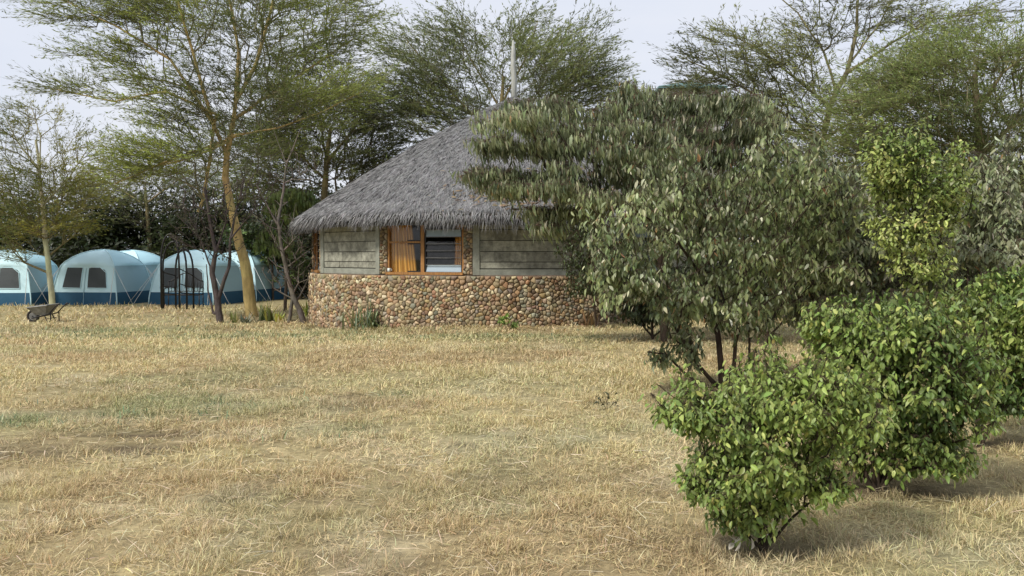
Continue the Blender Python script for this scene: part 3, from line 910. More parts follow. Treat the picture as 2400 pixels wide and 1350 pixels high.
# ---- far wood: dense dark trees closing the view behind the camp and the hut
DARK = [(.030, .042, .016), (.065, .085, .03)]
def dense_tree(px, Y, top, wpx, label, trunk_r=.22, n=330, cols=DARK, low=None, size=.30, group='dark trees closing the view'):
    b = onground(px, HZ + (CAMZ + .2) * F / Y); b = np.array((at(px, 600, Y)[0], Y, 0)); b[2] = float(zg(b[0], b[1]))
    root = thing('dense_tree', label, 'tree', b, group)
    bot = HZ + (CAMZ + .15) * F / Y
    hgt = bot - top
    ctr = top + hgt * .5
    pads = [(px, top + hgt * .28, wpx * .62, hgt * .28, 0, 2.4, n // 3), (px - wpx * .4, top + hgt * .55, wpx * .6, hgt * .30, 0, 2.2, n // 3), (px + wpx * .4, top + hgt * .52, wpx * .6, hgt * .32, 0, 2.2, n // 3),
            (px, top + hgt * .8, wpx * .9, hgt * .20, 0, 1.8, n // 4)]
    an = sample_pads([(p[0] + rng.normal(0, wpx * .06), p[1], p[2], p[3], Y, p[5], p[6]) for p in pads])
    an = an[an[:, 2] > b[2] + .15]
    tp = (np.array([b - (0, 0, .1), b + (rng.normal(0, .2), 0, 1.6), at(px, ctr, Y), at(px + rng.normal(0, 10), top + hgt * .3, Y)]), np.array((trunk_r, trunk_r * .8, trunk_r * .5, .05)))
    A, par, cn, rad, fixed, term = grow([tp], an, .7, .03)
    m1, m2, r = branch_mesh(A, par, cn, rad, fixed, .012, .42, 3, (.09, .08, .06))
    m1.build('trunk', M['bark'], root, True); m2.build('branches', M['bark'], root, True)
    per = 20; src = np.repeat(term, per); N_ = len(src)
    pos = A[src] + rng.normal(0, .33, (N_, 3)) * np.array((1, 1, .6))
    ax = norm(rng.normal(0, 1, (N_, 3)) * np.array((1, 1, .5)) + np.array((0, 0, -.15)))
    w = np.clip((fbm(pos[:, 0] * .8, pos[:, 2] * .9, 411, 3) - .35) / .3, 0, 1)[:, None]
    c = (np.array(cols[0]) * (1 - w) + np.array(cols[1]) * w) * np.exp(rng.normal(0, .25, (N_, 1)))
    mb = MB(); mb.leaves(pos, ax, rng.normal(0, .5, (N_, 3)) + np.array((0, 0, 1.0)), size * rng.uniform(.5, 1.2, N_), size * .42 * rng.uniform(.6, 1.3, N_), np.clip(c, .006, .3), .15, 'quad')
    mb.build('crown', M['leaf'], root, True, 'stuff')
    return root
far_list = [(-130, 47, 440, 170), (60, 49, 490, 150), (215, 46, 500, 130), (350, 48, 485, 140), (480, 45, 490, 130), (610, 46, 470, 130), (740, 43, 430, 130), (860, 46, 430, 140),
            (1010, 50, 400, 150), (1160, 52, 380, 150), (1330, 50, 350, 150), (1480, 52, 360, 140), (1640, 50, 370, 150), (1800, 48, 390, 150), (1960, 45, 400, 150),
            (2110, 42, 380, 150), (2260, 40, 370, 150), (2420, 38, 360, 160), (2600, 40, 330, 170)]
for i, (px, Y, top, wp) in enumerate(far_list):
    if px < 700: top -= 45
    lab = 'dark bushy tree of the far wood ' + ('beyond the left edge of the photo', 'behind the leftmost tent', 'behind the second tent from the left', 'behind the half hidden back tent', 'behind the metal arch', 'behind the thick yellow trunk', 'behind the thin grey tree',
        'left of the thatched roof edge', 'behind the left slope of the thatched roof', 'behind the top of the thatched roof', 'behind the right slope of the roof', 'behind the middle of the drooping tree', 'behind the blue green far roof', 'behind the right end of the drooping tree',
        'behind the trunk of the open acacia', 'behind the yellow green shrub', 'behind the trunk of the dense right acacia', 'behind the pale grey shrub at the right edge', 'beyond the right edge of the photo')[i]
    dense_tree(px, Y, top, wp, lab, group='dark trees behind the tents' if px < 700 else ('dark trees behind the hut' if px < 1700 else 'dark trees behind the right shrubs'))

GREENA = [(.15, .175, .075), (.32, .37, .10)]
OLIVEA = [(.13, .145, .075), (.24, .27, .11)]
# ---- the tall acacia left of the hut
acacia('acacia_tree', 'tall feathery acacia with a yellow trunk between the tents and the hut', None, 28.3,
    ([(592, 738), (580, 650), (562, 575), (545, 500), (528, 415), (540, 320), (552, 240)], .19, .055),
    [([(552, 240), (600, 150), (628, 50), (650, -60)], .07, .03), ([(552, 240), (560, 120), (540, 10), (530, -60)], .06, .025), ([(534, 370), (500, 290), (462, 160), (430, 50), (410, -40)], .065, .025, [0, -.4, -.8, -1, -1]),
     ([(546, 280), (640, 220), (740, 150), (830, 90)], .055, .02, [0, .5, 1, 1.4]), ([(500, 290), (400, 140), (270, 60), (120, -15)], .05, .012, [-.5, -.8, -.9, -1]),
     ([(510, 270), (390, 215), (270, 238), (125, 208)], .045, .01, [-.4, -1.2, -1.5, -1.6]), ([(530, 330), (440, 360), (350, 395), (270, 430)], .05, .015, [0, -1, -1.6, -2]), ([(540, 320), (650, 300), (760, 260), (850, 215)], .03, .012, [0, -.5, -.8, -1]),
     ([(480, 220), (390, 190), (300, 180)], .035, .012), ([(538, 330), (500, 348), (440, 372), (385, 386)], .05, .02, [0, -.5, -.9, -1.2]), ([(500, 300), (493, 370), (484, 420), (476, 468), (464, 496)], .05, .045, [-.4, -.5, -.5, -.5, -.5])],
    [(560, 70, 230, 105, 0, 2.6, 230), (470, 10, 200, 70, 0, 2.2, 110), (700, 110, 140, 85, .5, 2.0, 105), (800, 60, 75, 55, .8, 1.5, 50), (640, -30, 180, 60, 0, 2, 120),
     (255, 50, 85, 18, -.9, .5, 26), (170, 8, 55, 16, -1, .4, 16), (150, 42, 55, 9, -1, .3, 10), (340, 120, 70, 20, -.8, .6, 26), (300, 155, 60, 14, -.8, .5, 14), (370, 45, 90, 30, -.8, 1.0, 46), (215, 130, 60, 10, -.8, .4, 12),
     (200, 214, 80, 10, -1.5, .4, 26), (320, 236, 60, 9, -1.3, .5, 12), (380, 205, 50, 16, -1, .6, 14), (330, 185, 55, 10, -.8, .5, 12),
     (410, 375, 120, 42, -1.4, 1.3, 120), (320, 410, 60, 24, -1.8, .8, 30), (520, 235, 130, 65, -.3, 1.6, 120), (440, 285, 80, 34, -.5, 1.2, 40), (690, 250, 130, 50, -.5, 1.5, 110), (790, 215, 75, 34, -.8, 1.0, 40), (560, 345, 110, 40, 0, 1.6, 60)],
    GREENA, leafn=18, barkc=(.56, .43, .185), tw=(.7, 1.4), twigc=(.25, .24, .16))
# ---- slim acacia standing between the first two tents
acacia('acacia_tree', 'slim young acacia with yellowing foliage in front of the leftmost tents', None, 33.0,
    ([(123, 714), (115, 640), (105, 560), (100, 480), (92, 400), (84, 330)], .11, .04),
    [([(100, 480), (160, 420), (205, 350)], .035, .012), ([(92, 400), (40, 330), (5, 260)], .035, .012), ([(92, 400), (95, 320), (70, 240)], .03, .01), ([(104, 550), (40, 510), (-20, 490)], .035, .012), ([(104, 550), (160, 510), (215, 500)], .035, .012)],
    [(95, 460, 125, 70, 0, 1.6, 230), (100, 535, 115, 30, 0, 1.4, 110), (50, 590, 50, 30, 0, .8, 26), (25, 330, 55, 90, 0, 1.3, 46), (90, 320, 60, 80, 0, 1.3, 46), (185, 350, 50, 45, 0, 1.0, 26), (150, 410, 60, 40, 0, 1.2, 36)],
    [(.14, .175, .06), (.31, .30, .065)], leafn=15, barkc=(.52, .50, .34), tw=(.6, 1.2), twigc=(.25, .22, .12))
# ---- grey green acacias rising behind the tents
acacia('acacia_tree', 'pale grey green acacia spreading low behind the second tent', None, 46.0,
    ([(352, 655), (350, 560), (345, 500), (340, 440)], .13, .06), [([(338, 480), (260, 430), (210, 400)], .05, .02), ([(338, 480), (420, 420), (480, 390)], .05, .02)],
    [(330, 440, 120, 55, 0, 2.5, 170), (250, 470, 90, 45, 0, 2, 70), (430, 420, 90, 50, 0, 2, 90), (350, 505, 160, 34, 0, 2.2, 90)], OLIVEA, leafn=15, lsz=(.12, .24), lw=.034, tw=(.8, 1.6))
acacia('acacia_tree', 'broad dark acacia behind the tall tree and left of the hut roof', None, 37.0,
    ([(770, 660), (768, 560), (760, 470), (765, 380), (775, 300)], .2, .07), [([(762, 420), (690, 350), (640, 300)], .06, .02), ([(765, 380), (830, 300), (870, 240)], .06, .02), ([(760, 470), (850, 420), (920, 380)], .05, .02)],
    [(790, 265, 125, 60, 0, 2.5, 200), (790, 345, 140, 60, 0, 2.5, 200), (690, 385, 140, 50, 0, 2.2, 150), (640, 320, 110, 50, 0, 2.0, 120), (870, 400, 90, 46, 0, 2, 100), (720, 200, 120, 40, 0, 2.0, 80), (650, 440, 110, 40, 0, 2, 80)],
    [(.085, .10, .045), (.19, .22, .075)], leafn=18, lsz=(.12, .24), lw=.034, tw=(.8, 1.5))
# ---- acacia behind the hut
acacia('acacia_tree', 'wide green acacia rising behind the thatched roof', None, 38.0,
    ([(1180, 660), (1178, 500), (1180, 380), (1172, 280), (1180, 180)], .22, .06),
    [([(1176, 330), (1080, 240), (1000, 150), (950, 90)], .06, .02), ([(1176, 330), (1280, 240), (1370, 150)], .06, .02), ([(1178, 240), (1230, 140), (1260, 50)], .05, .015), ([(1176, 260), (1110, 150), (1060, 60)], .05, .015)],
    [(1150, 215, 190, 95, 0, 3, 240), (1010, 190, 110, 75, 0, 2.5, 150), (1050, 290, 150, 60, 0, 2.5, 150), (1290, 185, 130, 80, 0, 2.5, 200), (1370, 190, 70, 50, 0, 2, 60), (1235, 90, 60, 50, 0, 1.6, 44), (1075, 90, 80, 50, 0, 1.8, 60), (950, 110, 60, 46, 0, 1.5, 34), (1340, 100, 70, 40, 0, 1.6, 34), (940, 260, 70, 60, 0, 2, 60), (1400, 260, 80, 40, 0, 2, 60), (1160, 110, 90, 40, 0, 1.6, 44)],
    [(.15, .175, .085), (.28, .32, .13)], leafn=18, lsz=(.12, .24), lw=.034, rise=.22, tw=(.8, 1.5), twigc=(.2, .19, .13))
# ---- right: open acacia with dark twigs, then the dense green one at the frame edge
acacia('acacia_tree', 'open acacia with sparse dark twigs against the sky on the right', None, 27.0,
    ([(1955, 690), (1945, 560), (1930, 440), (1925, 330), (1945, 250), (1985, 170), (2008, 70), (2015, -40)], .15, .03),
    [([(1945, 250), (1860, 180), (1770, 110), (1680, 70)], .045, .012, [0, -.5, -.8, -1]), ([(1925, 330), (1800, 240), (1700, 180), (1590, 130)], .045, .012, [0, -.6, -1, -1.2]), ([(1985, 170), (2090, 100), (2190, 45), (2340, 25)], .045, .012, [0, -.4, -.6, -.8]),
     ([(1960, 215), (1930, 120), (1870, 30), (1800, -30)], .04, .012), ([(1990, 150), (2060, 60), (2110, -40)], .035, .012), ([(1925, 330), (2040, 260), (2150, 210)], .045, .015), ([(1925, 340), (1820, 300), (1700, 260)], .04, .012)],
    [(1720, 90, 75, 24, -.8, .8, 24), (1780, 135, 90, 34, -.7, 1.0, 46), (1650, 140, 70, 22, -1, .7, 24), (1700, 195, 110, 30, -1, 1.0, 60), (1850, 180, 100, 50, -.5, 1.2, 60), (1640, 220, 60, 20, -1, .7, 18), (1900, 90, 70, 55, 0, 1.0, 44), (1990, 60, 60, 55, 0, 1.0, 36), (2090, 40, 70, 36, 0, 1.0, 34), (2190, 60, 90, 28, -.6, .9, 36), (2310, 30, 60, 16, -.8, .6, 14), (1960, 10, 90, 26, 0, 1, 26),
     (1900, 260, 150, 55, 0, 1.8, 150), (2050, 220, 120, 50, 0, 1.6, 90), (1760, 270, 100, 34, -.5, 1.2, 70), (1980, 340, 130, 50, 0, 1.6, 110), (1840, 345, 90, 44, 0, 1.4, 60), (2120, 130, 90, 40, 0, 1.2, 46)],
    [(.14, .155, .08), (.29, .31, .12)], leafn=13, tw=(.5, 1.1), lw=.026, barkc=(.30, .27, .15), twigc=(.15, .14, .09), rt=.007)
acacia('acacia_tree', 'dense bright green acacia with flat layered sprays at the right edge', None, 23.0,
    ([(2345, 740), (2335, 620), (2320, 480), (2300, 360), (2290, 260), (2285, 170)], .2, .06),
    [([(2300, 360), (2200, 280), (2110, 230)], .06, .02), ([(2300, 360), (2400, 270), (2500, 210)], .06, .02), ([(2320, 460), (2200, 400), (2080, 370), (1980, 380)], .05, .015), ([(2300, 360), (2180, 310), (2040, 290)], .04, .015), ([(2290, 260), (2350, 170), (2420, 120)], .05, .02)],
    [(x, y + rng.uniform(-10, 10), 95, 13, rng.uniform(-.6, .6), 1.7, 34 if x > 2100 else 24) for y, x0 in ((105, 2260), (140, 2190), (180, 2130), (222, 2080), (265, 2020), (308, 1990), (350, 1980), (394, 1980), (436, 2010), (476, 2060)) for x in range(x0, 2560, 105)],
    [(.15, .185, .08), (.31, .37, .135)], leafn=18, tw=(.7, 1.3), barkc=(.28, .24, .14), lsz=(.09, .17), lw=.025, twigc=(.24, .22, .13), rise=.1)

# undergrowth at the foot of the wood: one dark tangle nobody could count
mb = MB(); n = 52000
y = rng.uniform(39.5, 52, n); x = rng.uniform(-.66, .66, n) * y
h = rng.uniform(0, 1, n) ** 1.3 * (.9 + 2.6 * fbm(x * .5, y * .5, 501, 3))
pos = np.stack([x, y, zg(x, y) + h], 1)
mb.leaves(pos, norm(rng.normal(0, 1, (n, 3)) * np.array((1, 1, .6))), rng.normal(0, .6, (n, 3)) + np.array((0, 0, 1.0)), rng.uniform(.14, .36, n), rng.uniform(.06, .15, n), jit((.03, .038, .016), n, .3), .15, 'quad')
mb.build('undergrowth', M['leaf'], None, False, 'stuff', 'dark leafy undergrowth at the foot of the far wood')

# ------------------------------------------------------------------ broad leaved shrubs and trees
BRIGHT = [(.10, .16, .04), (.26, .345, .085), (.43, .49, .14), (.44, .38, .14)]
DROOP = [(.13, .155, .075), (.29, .33, .175), (.48, .50, .33), (.38, .25, .13)]
GREYG = [(.14, .165, .08), (.31, .345, .19), (.50, .50, .36), (.36, .23, .11)]
YGREEN = [(.20, .27, .07), (.38, .45, .13), (.50, .53, .21), (.50, .42, .15)]
DKG = [(.035, .05, .02), (.075, .10, .038), (.11, .14, .05), (.16, .10, .04)]

# tree with drooping leaves in flat tiers leaning over the hut roof
tiers = [(1250, 238, 115, 10, -.3, 1.0, 40), (1400, 255, 140, 10, 0, 1.2, 46), (1560, 228, 150, 12, .3, 1.3, 62), (1700, 232, 140, 12, .5, 1.3, 56), (1800, 270, 60, 10, .4, 1.0, 24), (1470, 205, 45, 14, 0, .5, 12),
         (1210, 285, 120, 10, -.6, 1.2, 40), (1340, 300, 120, 10, -.3, 1.2, 40), (1480, 290, 130, 12, -.8, 1.0, 46), (1620, 300, 150, 12, .2, 1.3, 56), (1770, 310, 90, 12, .5, 1.2, 40),
         (1140, 325, 75, 10, -1.0, 1.0, 34), (1230, 345, 80, 10, -.8, 1.0, 24), (1340, 325, 90, 9, -1.0, .8, 28), (1480, 340, 90, 10, -1.3, .8, 30), (1590, 355, 80, 14, -.9, .9, 30), (1710, 360, 120, 12, .2, 1.2, 46), (1815, 350, 50, 12, .4, 1.0, 20),
         (1130, 395, 70, 10, -1.1, .9, 34), (1210, 400, 60, 9, -1.0, .8, 18), (1790, 405, 80, 14, .2, 1.2, 34), (1570, 400, 70, 14, -1.2, .8, 30), (1660, 420, 90, 14, -.6, 1.0, 34),
         (1190, 430, 70, 9, -1.2, .8, 34), (1290, 440, 80, 9, -1.2, .8, 36), (1400, 455, 90, 10, -1.2, .8, 40), (1510, 440, 80, 14, -1.3, .8, 36), (1260, 480, 60, 9, -1.2, .6, 22), (1360, 495, 70, 9, -1.1, .6, 24), (1560, 480, 100, 16, -1.0, .8, 40), (1660, 490, 90, 20, -.6, .8, 36), (1300, 520, 50, 8, -1, .5, 12), (1330, 375, 70, 16, -.9, .6, 14), (1420, 395, 60, 22, -1.0, .6, 14), (1470, 390, 50, 24, -1.2, .5, 14), (1290, 385, 40, 10, -.8, .5, 8), (1780, 460, 80, 24, 0, 1.0, 36)]
tiers = [(a + rng.normal(0, 14), b + 6 + rng.normal(0, 7), c * rng.uniform(.75, 1.0), d * rng.uniform(.9, 1.7), e + rng.normal(0, .25), f, g) for a, b, c, d, e, f, g in tiers]
tiers += [(1850, 430, 60, 50, .2, .9, 40), (1740, 450, 90, 40, 0, .8, 40), (1600, 330, 120, 40, 0, 1.2, 50), (1830, 520, 70, 50, .2, .8, 36)]
broadleaf('drooping_leaf_tree', 'large tree with grey green drooping leaves spreading over the thatched roof', 17.4,
    [([(1562, 802), (1556, 700), (1552, 600), (1545, 545)], .10, .07), ([(1556, 620), (1590, 540), (1640, 460), (1690, 380)], .06, .02, [0, .1, .3, .4]), ([(1546, 560), (1490, 470), (1420, 400), (1330, 340)], .05, .015, [0, -.2, -.4, -.5]),
     ([(1546, 560), (1550, 450), (1520, 340), (1500, 260)], .05, .015), ([(1490, 470), (1380, 440), (1250, 430), (1160, 400)], .04, .01, [-.2, -.7, -1, -1.1]), ([(1690, 380), (1740, 310), (1780, 260)], .03, .012, [.4, .4, .4]), ([(1420, 400), (1440, 330), (1400, 270)], .025, .01, [-.4, -.3, 0]), ([(1450, 430), (1420, 370), (1360, 320)], .02, .008, [-.3, -.3, -.3])],
    tiers, DROOP, .145, .035, 32, .74, rt=.005, pw=.42, barkc=(.10, .075, .055), spread=.26, cat='tree', wild=.68, seg=.25, bend=(.15, .7), shoots=14, shoot_len=.22)

# taller shrub with stems showing, nearer than the drooping tree
broadleaf('tall_shrub', 'tall olive shrub on thin dark stems between the hut and the front bushes', 11.4,
    [([(1692, 925), (1690, 860), (1680, 760), (1650, 640), (1640, 520)], .045, .02, [0, 0, .1, .2, .2]), ([(1690, 920), (1640, 860), (1590, 780), (1540, 690), (1490, 640)], .028, .01, [0, -.1, -.3, -.5, -.7]), ([(1692, 920), (1720, 860), (1726, 760), (1735, 620), (1750, 500)], .03, .012), ([(1695, 920), (1757, 860), (1755, 740), (1790, 620)], .02, .01, [0, .1, .2, .3]),
     ([(1690, 922), (1610, 880), (1560, 830), (1520, 825)], .02, .008, [0, -.2, -.3, -.4]), ([(1640, 640), (1570, 540), (1500, 500), (1430, 520)], .018, .006, [.2, -.2, -.4, -.5]), ([(1650, 640), (1700, 540), (1660, 430)], .018, .008)],
    [(1480, 645, 85, 48, -.7, .5, 50), (1415, 620, 50, 40, -.8, .35, 16), (1440, 540, 55, 50, -.6, .4, 20), (1560, 680, 100, 70, -.3, .7, 66), (1650, 570, 140, 110, .1, .9, 100), (1760, 500, 120, 120, .2, .9, 100), (1800, 640, 110, 100, .3, .9, 80), (1420, 690, 40, 24, -.8, .3, 10), (1500, 560, 60, 50, -.4, .4, 22), (1880, 450, 90, 60, .3, .7, 50), (1960, 620, 70, 60, .4, .6, 36), (1930, 520, 70, 70, .4, .6, 40), (1690, 720, 120, 60, 0, .8, 60), (1610, 800, 60, 44, -.2, .5, 20), (1540, 838, 36, 16, -.4, .3, 8), (1870, 570, 80, 100, .4, .8, 70), (1610, 440, 70, 44, .1, .6, 26), (1760, 400, 60, 40, .2, .5, 22), (1560, 470, 70, 50, -.2, .6, 26), (1790, 770, 40, 40, .2, .4, 10), (1770, 830, 24, 20, .1, .2, 5)],
    [(.13, .16, .07), (.29, .34, .15), (.50, .51, .34), (.38, .23, .11)], .085, .034, 18, .58, rt=.003, barkc=(.06, .045, .032), spread=.19, wild=.85, group=None, shoots=70, shoot_len=.42)

# shrubs filling the right side behind the front row
broadleaf('grey_shrub', 'dull grey green shrub in the middle of the shrub mass right of the hut', 12.6,
    [([(1990, 880), (1985, 780), (1970, 660), (1950, 520)], .04, .015), ([(1990, 870), (2040, 740), (2060, 600)], .03, .01), ([(1988, 870), (1910, 740), (1880, 600), (1900, 400)], .03, .008)],
    [(1960, 560, 130, 120, 0, .9, 150), (1920, 660, 130, 80, 0, .8, 90), (2040, 650, 110, 90, .2, .8, 90), (1905, 420, 46, 56, -.2, .35, 30), (1960, 440, 60, 50, 0, .5, 30), (2060, 540, 80, 80, .4, .7, 60), (2230, 590, 90, 100, .5, .6, 80), (2130, 700, 120, 60, .5, .7, 60), (2100, 460, 60, 60, .6, .5, 30), (2220, 480, 50, 50, .6, .4, 24), (1850, 700, 70, 40, 0, .6, 26), (1980, 750, 120, 50, .2, .7, 40)],
    GREYG, .10, .034, 20, .52, rt=.004, barkc=(.09, .075, .06), spread=.2, wild=.85, shoots=46, shoot_len=.4)
broadleaf('yellow_green_shrub', 'tall yellow green leafy shrub rising above the grey shrubs on the right', 10.9,
    [([(2215, 920), (2190, 760), (2178, 640), (2150, 520), (2120, 400)], .035, .012), ([(2180, 650), (2210, 540), (2240, 440)], .02, .008), ([(2150, 520), (2080, 430), (2060, 350)], .018, .006), ([(2185, 720), (2130, 640), (2100, 560)], .015, .006)],
    [(2090, 400, 70, 56, 0, .5, 60), (2160, 430, 90, 60, 0, .6, 70), (2130, 520, 100, 70, 0, .6, 90), (2150, 610, 80, 60, 0, .5, 50), (2230, 450, 46, 80, .1, .4, 36), (2060, 370, 30, 40, 0, .3, 14), (2130, 360, 60, 30, 0, .4, 20), (2200, 680, 50, 40, 0, .3, 16)],
    YGREEN, .060, .031, 22, .46, rt=.003, barkc=(.05, .045, .03), spread=.15, wild=.9, shoots=60, shoot_len=.34)
broadleaf('grey_shrub', 'pale grey shrub with a tall whitish shoot near the right edge', 12.0,
    [([(2330, 890), (2325, 760), (2330, 620), (2335, 480), (2342, 390)], .035, .008), ([(2328, 780), (2400, 660), (2430, 560)], .025, .01), ([(2328, 760), (2270, 660), (2260, 560)], .025, .01)],
    [(2330, 540, 100, 90, 0, .8, 100), (2338, 430, 30, 60, 0, .25, 24), (2270, 610, 90, 80, 0, .8, 80), (2400, 560, 80, 90, .1, .8, 80), (2290, 470, 60, 40, 0, .5, 26), (2380, 660, 110, 70, 0, .8, 70), (2230, 700, 80, 50, .2, .7, 40), (2470, 600, 70, 120, 0, .8, 60)],
    GREYG, .095, .033, 20, .54, rt=.004, barkc=(.09, .075, .06), spread=.2, wild=.85, shoots=46, shoot_len=.4)
# dark creeper tangle and low shrubs against the right part of the hut wall
broadleaf('creeper', 'dark small leaved creeper hanging down the hut wall beside the drooping tree', 20.6,
    [([(1398, 772), (1392, 690), (1380, 600), (1370, 520)], .03, .012), ([(1390, 690), (1350, 620), (1320, 560)], .015, .006)],
    [(1350, 560, 60, 70, 0, .35, 70), (1385, 620, 60, 90, -.1, .35, 70), (1350, 650, 46, 46, 0, .3, 40), (1290, 515, 60, 18, .1, .3, 26), (1410, 540, 40, 60, -.3, .3, 30), (1360, 490, 60, 30, 0, .3, 26)],
    DKG, .075, .032, 16, .55, rt=.004, barkc=(.07, .05, .035), singles=0, spread=.16, wild=.8, cat='creeper')
broadleaf('dark_shrub', 'low dark shrub under the drooping tree at the foot of the hut', 18.0,
    [([(1530, 795), (1528, 740), (1540, 690)], .03, .012), ([(1530, 790), (1480, 730), (1450, 700)], .02, .008), ([(1530, 790), (1600, 730), (1640, 690)], .02, .008)],
    [(1500, 715, 90, 40, 0, .6, 60), (1590, 700, 90, 46, 0, .7, 60), (1450, 690, 50, 36, 0, .4, 24), (1560, 640, 110, 50, .3, .6, 50), (1660, 700, 70, 50, .2, .6, 40)],
    DKG, .11, .045, 15, .55, rt=.004, barkc=(.07, .05, .035), singles=0, spread=.18, wild=.7)
broadleaf('dark_shrub', 'dark shrub behind the stems of the tall olive shrub, right of the hut', 17.0,
    [([(1800, 800), (1800, 730), (1790, 660)], .03, .012), ([(1800, 790), (1870, 720), (1900, 660)], .02, .008), ([(1800, 790), (1730, 720), (1700, 660)], .02, .008)],
    [(1780, 690, 120, 50, 0, .8, 80), (1880, 670, 90, 60, .2, .8, 60), (1700, 640, 90, 70, .3, .8, 60), (1820, 600, 120, 70, .3, .8, 80), (1990, 660, 90, 50, .4, .8, 46)],
    DKG, .11, .045, 15, .55, rt=.004, barkc=(.07, .05, .035), singles=0, spread=.18, wild=.7)

# front row of bright bushes
def bush(label, Y, basepx, stems, pads, ln, wd, per, rt=.003, **k):
    ps = []
    for i, st in enumerate(stems):
        ps.append((st[0], st[1], st[2], st[3] if len(st) > 3 else None))
    return broadleaf('leafy_bush', label, Y, ps, pads, BRIGHT, ln, wd, per, .52, rt=rt, barkc=(.055, .042, .03), spread=.11, wild=.8, cat='bush', group='green bushes in the front row', seg=.09, up=.1, shoots=46, shoot_len=.16, **k)
Y1 = onground(1785, 1292)[1]; Y2 = onground(2050, 1152)[1]; Y3 = onground(2292, 1047)[1]
bush('small vase shaped green bush nearest the camera with dry leaves at its foot', Y1, None,
    [([(1785, 1292), (1775, 1220), (1740, 1120), (1690, 1010), (1640, 950)], .011, .004, [0, 0, -.05, -.08, -.1]), ([(1788, 1292), (1790, 1180), (1800, 1060), (1820, 920)], .012, .004), ([(1790, 1292), (1830, 1190), (1890, 1060), (1960, 930)], .011, .004, [0, .03, .08, .1]), ([(1792, 1290), (1850, 1220), (1920, 1160), (1990, 1110)], .009, .003),
     ([(1783, 1290), (1730, 1230), (1670, 1170), (1630, 1130)], .009, .003, [0, -.05, -.1, -.15]), ([(1788, 1290), (1770, 1180), (1750, 1060), (1760, 900)], .009, .003, [0, .1, .2, .25]), ([(1792, 1290), (1850, 1160), (1930, 1020), (2030, 930)], .009, .003, [0, .1, .2, .2])],
    [(1820, 935, 210, 62, 0, .38, 120), (1720, 985, 120, 70, -.05, .34, 76), (1965, 960, 110, 78, .05, .34, 70), (1760, 1075, 130, 80, -.1, .32, 84), (1690, 1115, 85, 70, -.1, .26, 40), (1880, 1140, 90, 60, 0, .25, 32), (1620, 960, 52, 40, -.08, .2, 22), (1645, 1135, 50, 44, -.12, .2, 18), (1750, 1190, 75, 60, -.05, .22, 34), (1960, 1120, 50, 40, .05, .2, 16), (1900, 1050, 70, 50, .1, .25, 26), (1580, 965, 22, 18, -.08, .08, 5), (1870, 880, 110, 26, .1, .25, 30)],
    .040, .019, 28, rt=.0018)
bush('wide dark stemmed green bush second in the front row', Y2, None,
    [([(2050, 1152), (2045, 1060), (2020, 960), (1980, 860), (1960, 760)], .016, .006), ([(2055, 1152), (2065, 1050), (2080, 920), (2100, 760)], .018, .006), ([(2060, 1152), (2100, 1060), (2160, 960), (2220, 840)], .015, .005, [0, 0, -.1, -.15]), ([(2062, 1150), (2130, 1080), (2200, 1020), (2270, 970)], .013, .005, [0, -.1, -.2, -.2]), ([(2046, 1150), (2000, 1060), (1960, 960), (1930, 850)], .02, .006, [0, .1, .2, .3]), ([(2056, 1150), (2090, 1040), (2150, 880), (2190, 780)], .02, .006, [0, .2, .4, .5]), ([(2040, 1150), (2025, 1080), (2030, 1000)], .014, .006)],
    [(2070, 775, 150, 56, 0, .5, 130), (1985, 800, 95, 70, .1, .45, 70), (2190, 800, 95, 66, 0, .5, 70), (2110, 880, 180, 76, -.1, .5, 140), (2220, 950, 105, 80, -.1, .45, 90), (2080, 970, 110, 60, 0, .45, 56), (2190, 1040, 80, 44, -.15, .35, 40), (2220, 1075, 70, 24, -.2, .25, 18), (2000, 960, 60, 60, .1, .3, 30), (1990, 1045, 50, 50, .15, .3, 24), (2130, 1085, 50, 20, -.2, .2, 12), (1940, 760, 46, 40, .1, .3, 20), (2280, 880, 60, 70, 0, .4, 36), (2140, 730, 90, 30, .1, .4, 30)],
    .048, .023, 27, rt=.0025)
bush('dark based green bush third in the front row at the right edge', Y3, None,
    [([(2292, 1047), (2300, 960), (2330, 850), (2350, 720)], .026, .008), ([(2296, 1047), (2340, 970), (2400, 880)], .02, .007), ([(2290, 1045), (2290, 940), (2300, 800)], .02, .007, [0, .1, .2])],
    [(2360, 720, 110, 60, 0, .55, 90), (2390, 830, 110, 90, 0, .55, 110), (2320, 810, 80, 70, .1, .5, 60), (2350, 920, 80, 56, 0, .4, 50), (2270, 740, 60, 40, .2, .4, 30), (2460, 780, 80, 110, 0, .5, 80), (2440, 930, 60, 40, 0, .4, 24), (2390, 670, 60, 30, .1, .4, 30)],
    .054, .026, 26, rt=.0025)
broadleaf('leafy_bush', 'green bush top rising behind the third bush at the right edge', Y3 + 1.6,
    [([(2420, 975), (2415, 860), (2400, 720), (2390, 660)], .026, .008), ([(2420, 960), (2460, 820), (2480, 700)], .02, .008)],
    [(2390, 690, 70, 50, 0, .45, 60), (2450, 720, 80, 80, 0, .5, 80), (2360, 740, 50, 40, 0, .3, 20), (2440, 850, 60, 60, 0, .5, 40)], BRIGHT, .08, .045, 13, .3, rt=.004, barkc=(.055, .042, .03), spread=.1, wild=.75, cat='bush', group='green bushes in the front row', singles=120)

